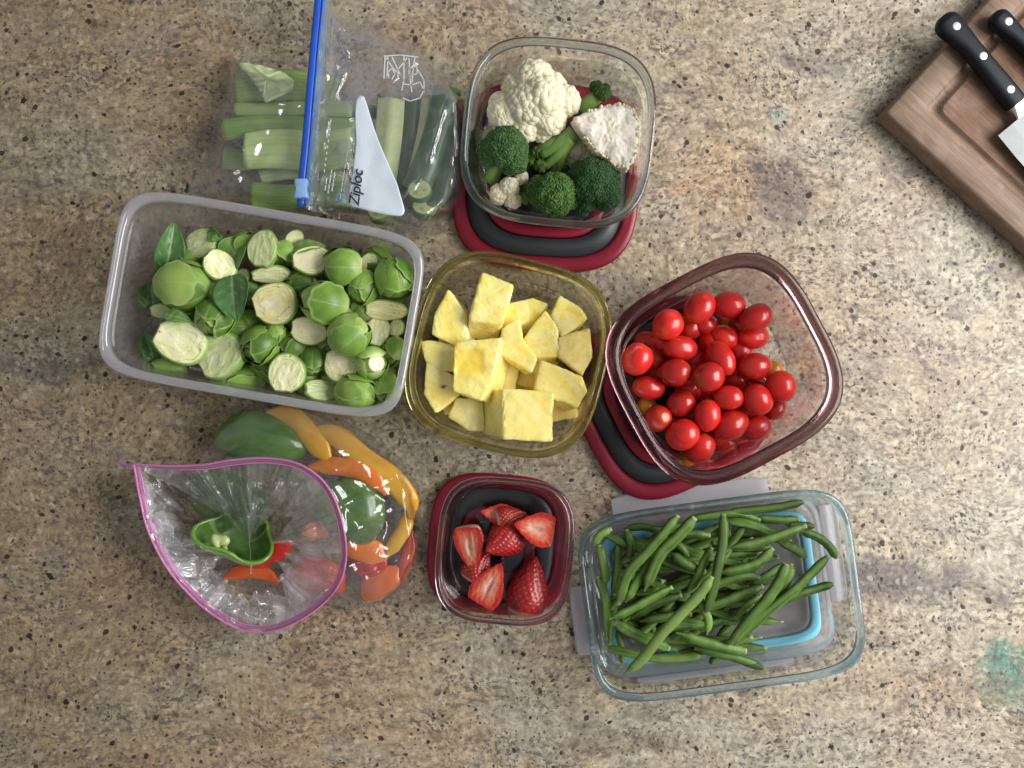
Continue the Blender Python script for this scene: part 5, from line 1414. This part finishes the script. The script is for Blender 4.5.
ZX = [(319, -8, 40), (317, 15, 41), (314, 45, 42), (311, 80, 43), (308, 115, 44), (305, 150, 44), (302, 180, 43), (301, 206, 41)]
def zip_bag():
    poly = [(322, 0), (335, 10), (352, 19), (395, 37), (414, 43), (430, 58), (452, 76), (466, 96), (467, 150), (463, 195), (448, 218), (424, 240), (408, 234), (392, 228), (350, 222), (306, 209), (309, 170), (313, 120), (317, 60)]
    c = (385, 130)
    t = thing('zipper_bag', 'clear bag with blue slider zipper holding cucumber spears', 'zipper bag', tuple(V(c[0], c[1], 0)))
    def zf(x, y, f):
        cov = smooth((x - 330) / 60) * smooth((y - 60) / 40)
        left = smooth((350 - x) / 45)
        dome = 34 + 24 * cov
        edge = max(0, (f - .84) / .16)
        z = dome * (1 - edge ** 2 * (1 - left) * .93)
        z = max(z, 44 * left if f > .5 else 0)
        fold = 5 * math.exp(-((x - 343 - (y - 60) * .02) / 3.0) ** 2) * smooth((110 - y) / 40) + 4.5 * math.exp(-(((x - 372) * .55 + (y - 92) * .83) / 2.2) ** 2) * smooth((415 - x) / 20)
        for (ax, ay, bx, by, hh, ww) in ((334, 14, 349, 62, 5, 2), (349, 62, 331, 104, 5, 2), (331, 104, 322, 150, 4, 2), (428, 52, 374, 96, 5, 2), (322, 30, 327, 90, 3, 2), (355, 150, 322, 205, 4, 2), (446, 100, 428, 165, 4, 2.2), (398, 212, 425, 170, 3, 2), (428, 74, 452, 80, 5, 3), (420, 205, 436, 222, 4, 2)):
            ex, ey = bx - ax, by - ay; u = max(0, min(1, ((x - ax) * ex + (y - ay) * ey) / (ex * ex + ey * ey)))
            dd = math.hypot(x - ax - ex * u, y - ay - ey * u)
            if dd < 9: z += hh * math.exp(-(dd / ww) ** 1.3) * math.sin(math.pi * min(1, max(.02, u))) ** .5 * (1 - edge)
        return z + 4.2 * crease(x, y, 38, 5.1) * (1 - edge * .7) + 0 * fold + 1.4 * noise.noise(Vector((x * .07, y * .07, 2)))
    film_sheet('front_film', poly, c, zf, 'film_zip', t, nr=60, nt=260)
    film_sheet('back_film', poly, c, lambda x, y, f: 2.0 + 34 * smooth((345 - x) / 40) + 1.2 * noise.noise(Vector((x * .06, y * .06, 1))), 'film_flat', t, nr=24, nt=160)
    # zipper: blue bead, paler band beside it, end to end
    path = catmull([V(x, y, z + 4) for x, y, z in ZX], 8)
    vs, fs = tube(path, 3.7, 12, flat=.62); build('zipper', vs, fs, M['zip_blue'], t)
    path = catmull([V(x + 7.5, y, z + 3.4) for x, y, z in ZX], 8)
    vs, fs = tube(path, 3.4, 10, flat=.28); build('zipper_band', vs, fs, M['zip_pale'], t)
    vs, fs = tube([p + Vector((0, 0, 1.8)) + Vector((-2.4, 0, 0)) for p in path], .7, 6); build('zipper_rib', vs, fs, M['zip_blue'], t)
    # slider
    c0 = V(301.5, 189, 50); vs, fs = [], []
    rings = []
    for z, s in ((-8, .8), (-7, .95), (0, 1), (2.6, .96), (3.4, .8)):
        rings.append([c0 + Vector((x * s, y * s, z)) for x, y in ((-6, -9), (-6.6, -6), (-5, 0), (-6.6, 6), (-5.6, 9.4), (5.6, 9.4), (6.4, 6), (5, 0), (6.4, -6), (6, -9))])
    vs, fs = loft(rings, close=False, cap0=True, cap1=True); o = build('slider', vs, fs, M['slider'], t); sharp(o, 40)
    # white patch printed on the film
    pp = [(357, 96), (361, 95), (365, 97), (367, 104), (372, 122), (379, 142), (388, 163), (397, 183), (404, 207), (405, 213), (401, 216), (388, 215), (370, 211), (352, 206), (348, 202), (349, 193), (353, 170), (356, 140), (355, 115), (355, 101)]
    zt = lambda x, y: 72 + 1.2 * noise.noise(Vector((x * .06, y * .045, 9)))
    pc = (368, 170); rings = []
    for f in (.02, .25, .5, .75, .93, 1.0):
        rings.append([V(pc[0] + math.cos(th) * polar(pp, pc, th) * f, pc[1] + math.sin(th) * polar(pp, pc, th) * f, zt(pc[0] + math.cos(th) * polar(pp, pc, th) * f, pc[1] + math.sin(th) * polar(pp, pc, th) * f)) for th in [2 * math.pi * k / 120 for k in range(120)]])
    rings += [[v - Vector((0, 0, .3)) for v in rg] for rg in reversed(rings)]
    vs, fs = loft(rings, close=False, cap0=True, cap1=True)
    patch = build('write_on_patch', vs, fs, M['patch'], t)
    # the word on the patch
    cu = bpy.data.curves.new('lettering', 'FONT'); cu.body = 'Ziploc'; cu.size = 13.5 * U; cu.shear = .22; cu.offset = .00022; cu.extrude = .00008
    cu.space_character = .95
    tmp = bpy.data.objects.new('lettering_tmp', cu); link(tmp)
    me = bpy.data.meshes.new_from_object(tmp.evaluated_get(bpy.context.evaluated_depsgraph_get())); bpy.data.objects.remove(tmp)
    me.materials.clear(); me.materials.append(M['ink'])
    lo = bpy.data.objects.new('lettering', me); link(lo); lo.parent = patch
    p = V(358.5, 206.5, 74); lo.location = (p - Vector(t['origin_mm'])) * U; lo.rotation_euler = (0, 0, R(83))
    # white line drawings printed on the film
    S = [[(385, 57), (384, 78)], [(388, 56), (387, 76)], [(384, 56), (400, 55), (418, 57)], [(386, 58), (396, 72), (407, 58)], [(392, 57), (400, 74)], [(404, 56), (404, 80), (402, 90)], [(409, 58), (410, 78), (412, 92)], [(415, 57), (413, 70), (412, 82)],
         [(404, 84), (412, 85), (420, 82), (424, 90), (420, 98), (410, 101), (403, 98)], [(418, 70), (424, 80), (424, 92)], [(389, 78), (388, 72), (392, 68), (395, 74), (392, 79)], [(409, 68), (417, 66), (417, 74), (409, 75), (409, 68)], [(398, 80), (398, 72)]]
    flat_print('printed_drawing', S, 66.5, 1.0, 'print_white', t)
    S = []
    for k, (x, y0, y1) in enumerate(((340, 199, 152), (343, 196, 150), (346, 190, 150), (328, 193, 172), (332, 191, 176), (325, 190, 178))):
        y = y0
        rr = random.Random(k)
        while y > y1:
            l = rr.uniform(2, 6); S.append([(x + (y0 - y) * .16, y), (x + (y0 - y + l) * .16, y - l)]); y -= l + rr.uniform(1.2, 2.2)
    for k in range(8): S.append([(330 - k * .8, 128 + k * 6), (330 - k * .8, 130 + k * 6)])
    flat_print('small_print', S, 66.5, .8, 'print_white', t)
zip_bag()

# ------------------------------------------------------------------ peppers
def zq(x, y, z): return V(110 + x / 3.07, 390 + y / 3.07, z)
PPG = 'cut bell peppers in the pink zip bag'
def pepper_shell(lab, c, rx, ry, rz_, ang, col0, col1, span=1.0, tilt=(0, 0), inner=(0.42, 0.50, 0.20), seed=0, thick=4.0, name='pepper_piece', lobes=.08, wav=.15):
    """a curved, lobed piece of wall with real thickness, bulging up; tilt turns it to show the hollow inside"""
    nr, nt = 26, 72; rot = Matrix.Rotation(R(ang), 3, 'Z') @ Euler((R(tilt[0]), R(tilt[1]), 0)).to_matrix()
    rings, cols = [], []
    def pt(f, th, k):
        a = f * span * math.pi / 2 * (1 + wav * noise.noise(Vector((math.cos(th) * 1.3, math.sin(th) * 1.3, seed + 5)))); lob = 1 + lobes * math.cos(3 * th + seed) * math.sin(a) + .03 * noise.noise(Vector((math.cos(th) * 1.5, math.sin(th) * 1.5, seed)))
        return Vector((math.sin(a) * math.cos(th) * (rx - k) * lob, math.sin(a) * math.sin(th) * (ry - k) * lob, math.cos(a) * (rz_ - k) - rz_ * .4))
    for j in range(nr + 1):
        f = max(.01, j / nr)
        for_k = [c + rot @ pt(f, 2 * math.pi * k / nt, 0) for k in range(nt)]
        rings.append(for_k)
        cols += [lerpc(col0, col1, .5 + .7 * noise.noise(Vector((math.cos(2 * math.pi * k / nt) * f * 2, math.sin(2 * math.pi * k / nt) * f * 2, seed)))) for k in range(nt)]
    for j in range(nr, -1, -1):
        f = max(.01, j / nr)
        rings.append([c + rot @ pt(f, 2 * math.pi * k / nt, thick) for k in range(nt)]); cols += [lerpc(inner, (0.48, 0.56, 0.24), .75 * max(0, 1 - abs(math.sin(1.5 * (2 * math.pi * k / nt) + seed)) / .16) * f + .2 * abs(noise.noise(Vector((k * .3, f * 5, seed))))) for k in range(nt)]
    vs, fs = loft(rings, close=False, cap0=True, cap1=True); cols += [col0, inner]
    zmin = min(v.z for v in vs)
    if zmin < 3: vs = [v + Vector((0, 0, 3 - zmin)) for v in vs]
    o = build(name, vs, fs, M['pepper'], None, (c.x, c.y, max(3, zmin)), cols=cols)
    tag(o, lab, 'bell pepper', PPG); return o
def pepper_strip(lab, pts, w, col0, col1, seed=0, thick=4.5, roll=0.0):
    path = catmull([zq(*p) for p in pts], 9); n = len(path); NV = 16; rings, cols = [], []
    W_ = w / 3.07 / 2
    for i, p in enumerate(path):
        a, b = path[max(0, i - 1)], path[min(n - 1, i + 1)]; d = (b - a).normalized(); s0 = d.cross(Vector((0, 0, 1))).normalized(); u0 = s0.cross(d)
        s = s0 * math.cos(roll) + u0 * math.sin(roll); u = u0 * math.cos(roll) - s0 * math.sin(roll)
        t = i / (n - 1); ww = W_ * (.30 + .70 * smooth(min(t, 1 - t) * 4.5)) * (1 + .12 * noise.noise(Vector((t * 3, seed, 0)))); rg = []
        for k in range(NV):
            th = 2 * math.pi * k / NV; x = math.cos(th); y = math.sin(th)
            x = math.copysign(abs(x) ** .7, x); y = math.copysign(abs(y) ** .8, y)
            rg.append(p + s * x * ww + u * (y * thick / 2 - .24 * ww * x * x))
            cols.append(lerpc(col0, col1, .5 + .8 * noise.noise(Vector((t * 2, x * .8, seed))) + (.35 if y < 0 else 0)))
        rings.append(rg)
    vs, fs = loft(rings, close=False, cap0=True, cap1=True); cols += [col1] * 2
    zmin = min(v.z for v in vs); c = path[n // 2]
    o = build('pepper_strip', vs, fs, M['pepper'], None, (c.x, c.y, zmin), cols=cols)
    tag(o, lab, 'bell pepper', PPG)
YE, OR, RE, GR = ((0.82, 0.40, 0.010), (0.86, 0.52, 0.03)), ((0.80, 0.16, 0.010), (0.86, 0.27, 0.02)), ((0.55, 0.014, 0.012), (0.66, 0.04, 0.018)), ((0.045, 0.13, 0.018), (0.11, 0.25, 0.04))
pepper_shell('dark green pepper piece at the far end of the bag', zq(455, 150, 26), 46, 25, 22, -8, *GR, seed=1)
pepper_strip('yellow pepper strip at the far end of the bag, furthest left', [(480, 70, 20), (560, 85, 26), (620, 150, 28), (680, 225, 26)], 66, *YE, seed=1, thick=3.4)
pepper_strip('yellow pepper strip curving down the right side of the bag', [(600, 120, 22), (690, 140, 28), (780, 215, 32), (860, 270, 32), (915, 340, 28), (925, 395, 20)], 68, *YE, seed=2, thick=3.4)
pepper_strip('slim yellow pepper strip squeezed between the two long yellow ones', [(560, 70, 14), (640, 130, 18), (700, 190, 20), (760, 250, 20)], 40, (0.70, 0.30, 0.01), (0.80, 0.42, 0.02), seed=21, thick=3.4)
pepper_strip('orange pepper strip lying across under the film, upper right', [(610, 235, 22), (700, 235, 30), (790, 260, 34), (850, 320, 32)], 56, *OR, seed=3)
pepper_shell('green pepper piece on the right under the stretched film', zq(735, 370, 32), 37, 31, 22, -30, (0.04, 0.12, 0.02), (0.10, 0.21, 0.045), seed=2)
pepper_strip('yellow orange pepper strip at the right end of the bag', [(910, 370, 14), (905, 420, 22), (875, 470, 24), (850, 510, 20)], 46, *YE, seed=5)
pepper_strip('red pepper strip at the right end of the bag', [(925, 430, 10), (915, 500, 14), (895, 560, 16), (860, 600, 14)], 46, (0.52, 0.035, 0.015), (0.62, 0.10, 0.02), seed=6)
pepper_strip('orange pepper piece in the lower middle right of the bag', [(700, 470, 20), (745, 478, 26), (800, 500, 24), (850, 520, 20)], 80, *OR, seed=7)
pepper_strip('red pepper piece beside the orange one at the lower right', [(740, 540, 14), (790, 535, 20), (850, 530, 20)], 90, *RE, seed=8)
pepper_strip('bright orange red pepper piece at the lower right end', [(775, 640, 10), (810, 610, 18), (850, 580, 20), (885, 545, 16)], 84, (0.82, 0.13, 0.012), (0.88, 0.22, 0.02), seed=23, thick=3.4)
pepper_strip('red pepper piece under the milky folds', [(560, 560, 14), (610, 570, 20), (680, 575, 20), (720, 560, 16)], 110, *RE, seed=9)
pepper_strip('orange pepper bit under the milky folds', [(590, 440, 22), (640, 430, 26), (670, 445, 24)], 56, *OR, seed=12)
pepper_strip('red pepper strip just below the open green pepper', [(390, 560, 14), (440, 535, 20), (500, 500, 22), (560, 470, 20)], 60, *RE, seed=10)
pepper_strip('orange red pepper strip lying lowest in the bag mouth', [(352, 575, 12), (400, 560, 18), (460, 560, 20), (520, 590, 18)], 44, (0.70, 0.085, 0.012), (0.76, 0.15, 0.02), seed=11)
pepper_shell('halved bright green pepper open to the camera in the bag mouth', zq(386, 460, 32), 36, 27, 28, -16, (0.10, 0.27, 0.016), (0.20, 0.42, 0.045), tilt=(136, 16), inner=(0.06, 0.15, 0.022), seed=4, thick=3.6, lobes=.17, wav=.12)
pepper_shell('dark green pepper piece seen through dull film at the top of the bag mouth', zq(350, 330, 24), 40, 24, 20, -12, (0.045, 0.12, 0.018), (0.09, 0.20, 0.035), seed=6)
def rib():
    path = catmull([zq(290, 490, 50), zq(318, 468, 54), zq(345, 462, 54), zq(352, 490, 50)], 8)
    vs, fs = tube(path, lambda t: (5.5 + 1.6 * math.sin(t * 19)) * (.5 + .6 * math.sin(math.pi * t)), 12, flat=.6)
    o = build('pepper_core', vs, fs, M['pepper'], None, tuple(path[0] - Vector((0, 0, 5))), cols=[lerpc((0.40, 0.52, 0.18), (0.52, 0.60, 0.28), .5 + noise.noise(v * .2)) for v in vs])
    tag(o, 'pale green pepper core left inside the open green pepper', 'bell pepper', PPG)
rib()

# ------------------------------------------------------------------ pink zip bag
def pink_bag():
    loop = [(134, 464, 56), (165, 466, 64), (200, 465, 72), (232, 460, 78), (265, 458, 82), (296, 463, 86), (320, 478, 88), (335, 500, 88), (344, 530, 86), (346, 558, 82), (340, 582, 76), (325, 602, 68), (300, 620, 58), (272, 631, 48), (243, 630, 40), (215, 616, 36), (190, 595, 36), (166, 566, 40), (148, 530, 46), (140, 498, 50), (136, 476, 54)]
    c = (250, 545)
    t = thing('zip_bag', 'open clear bag with pink zip holding cut bell peppers', 'zipper bag', tuple(V(c[0] + 40, c[1] - 30, 0)))
    P = [V(*p) for p in loop]; P2 = P + [P[0]]
    path = catmull(P2, 12)[:-1]; n = len(path)
    pix = [(CX + p.x * H / (H - p.z), CY - p.y * H / (H - p.z)) for p in path]
    vs, fs = tube(path, lambda u: 1.05, 8, closed=True, flat=1.3); build('zip_bead', vs, fs, M['zip_pink'], t)
    cen = V(c[0], c[1], 55)
    # two paler tracks beside the bead
    def inward(p, d, dz):
        v = cen - p; v.z = 0; v.normalize(); return p + v * d + Vector((0, 0, dz))
    rings = [[inward(p, .9, -.6) for p in path], [inward(p, 4.6, -2.6) for p in path], [inward(p, 4.6, -3.0) for p in path], [inward(p, .9, -1.0) for p in path]]
    vs, fs = loft(rings); build('zip_track', vs, fs, M['zip_pink_pale'], t)
    vs, fs = tube([inward(p, 4.8, -2.6) for p in path], lambda u: .55, 6, closed=True); build('inner_zip_bead', vs, fs, M['zip_pink'], t)
    tail = catmull([V(118, 461, 44), V(126, 465, 50), V(134, 465, 56)], 6)
    vs, fs = tube(tail, lambda u: 1.4 + .5 * u, 8, flat=.6); build('zip_end', vs, fs, M['zip_pink'], t)
    # film: from the mouth down and out to where the bag lies
    out = [(196, 470), (203, 450), (224, 422), (255, 399), (284, 397), (310, 402), (342, 418), (376, 438), (404, 460), (419, 488), (424, 525), (422, 560), (408, 586), (388, 601), (352, 612), (335, 604), (318, 602), (290, 606), (258, 600), (228, 592), (205, 570), (190, 545), (180, 520), (182, 490)]
    RID = [(335, 511, 397, 473, 7, 2.2), (346, 538, 395, 507, 7, 2.4), (288, 458, 304, 440, 4, 2), (398, 472, 412, 560, 4, 2.5), (352, 478, 400, 500, 4, 2), (352, 590, 396, 560, 5, 2.2), (330, 470, 372, 452, 4, 2.2), (250, 428, 300, 442, 4, 2.5)]
    rings = []; J = 72
    for j in range(J + 1):
        f = j / J; rg = []
        for i, p in enumerate(path):
            px, py = pix[i]; th = math.atan2(py - c[1], px - c[0]); r = polar(out, c, th)
            ox, oy = c[0] + math.cos(th) * r, c[1] + math.sin(th) * r
            x, y = px + (ox - px) * f, py + (oy - py) * f
            span = r - math.hypot(px - c[0], py - c[1])
            if span > 0:       # outside of the mouth: film drapes over the peppers
                top = max(0, 58 - p.z * .0)
                z = p.z + (52 - p.z) * smooth(f * 1.6) if f < .6 else 52
                z = z * (1 - smooth((f - .80) / .20) ** 1.5) + 2
            else:              # wall falls inwards
                z = p.z * (1 - f) ** .8 + 2
                x += 7 * f * (1 - f) * 4 * noise.noise(Vector((th * 3, f * 2, 3))); y += 7 * f * (1 - f) * 4 * noise.noise(Vector((th * 3, f * 2, 8)))
            env = min(1, f * 8) * (1 - f * .5)
            z += (9 * (crease(x, y, 32, 2.2) - .5) + 1.0 * (crease(x * 1.0, y * 1.0, 13, 7.7) - .5)) * env
            for (ax, ay, bx, by, hh, ww) in RID:
                ex, ey = bx - ax, by - ay; L2 = ex * ex + ey * ey; u = max(0, min(1, ((x - ax) * ex + (y - ay) * ey) / L2))
                dd = math.hypot(x - ax - ex * u, y - ay - ey * u)
                if dd < 9: z += hh * math.exp(-(dd / ww) ** 1.3) * math.sin(math.pi * min(1, max(0.02, u))) ** .5
            rg.append(V(x, y, max(1.5, z)))
        rings.append(rg)
    vs, fs = loft(rings, close=False)
    build('film', vs, fs, M['film'], t)
    # inner film: the far side of the mouth sags inwards in milky folds
    def fold(name, a0, a1, depth, zt, seed, mat='film_milky'):
        K = 110; J = 34; rings = []
        for j in range(J + 1):
            f = j / J; rg = []
            for k in range(K + 1):
                i = int(a0 + (a1 - a0) * k / K) % n; p = path[i]
                px, py = pix[i]; th = math.atan2(py - c[1], px - c[0]); r = math.hypot(px - c[0], py - c[1])
                e = math.sin(math.pi * k / K) ** .4
                dd = depth * (1 + .55 * noise.noise(Vector((k * .09, seed, 0)))) * e
                rr = r - 3 - f * dd
                x, y = c[0] + math.cos(th) * rr, c[1] + math.sin(th) * rr
                pleat = 2.2 * math.sin(th * 11 + seed + 7 * noise.noise(Vector((th * 2, f * 1.5, seed)))) * math.sin(math.pi * min(1, f * 1.1))
                z = p.z - 4 - (p.z - zt) * f ** 1.2
                z += 15 * (crease(x, y, 30, seed) - .5) * min(1, f * 4) + 2.5 * (crease(x, y, 15, seed + 3) - .5) * min(1, f * 5) + pleat * .9
                x += pleat * .5 * math.sin(th); y -= pleat * .5 * math.cos(th)
                rg.append(V(x, y, max(2.5, z)))
            rings.append(rg)
        vs, fs = [], []
        for rg in rings: vs += rg
        for j in range(J):
            for k in range(K): a = j * (K + 1) + k; fs.append((a, a + 1, a + K + 2, a + K + 1))
        return build(name, vs, fs, M[mat], t)
    s = n / len(loop)
    fold('inner_fold', 5.0 * s, 12.2 * s, 66, 44, 1.7)
    fold('inner_fold', 14.2 * s, 20.9 * s, 52, 12, 4.4)
    fold('inner_fold', 10.5 * s, 15 * s, 34, 40, 6.6)
    fold('inner_fold', 14.9 * s, 20.4 * s, 27, 24, 12.3, 'film_white')
    fold('inner_fold', 7.0 * s, 11.2 * s, 30, 60, 15.3, 'film')
    fold('inner_fold', 0.3 * s, 6 * s, 86, 46, 9.1, 'film_grey')
    film_sheet('back_film', [(200, 470), (262, 408), (300, 410), (390, 466), (412, 520), (400, 580), (350, 606), (258, 598), (205, 560)], (300, 520), lambda x, y, f: 1.2, 'film_flat', t, nr=6, nt=90)
pink_bag()
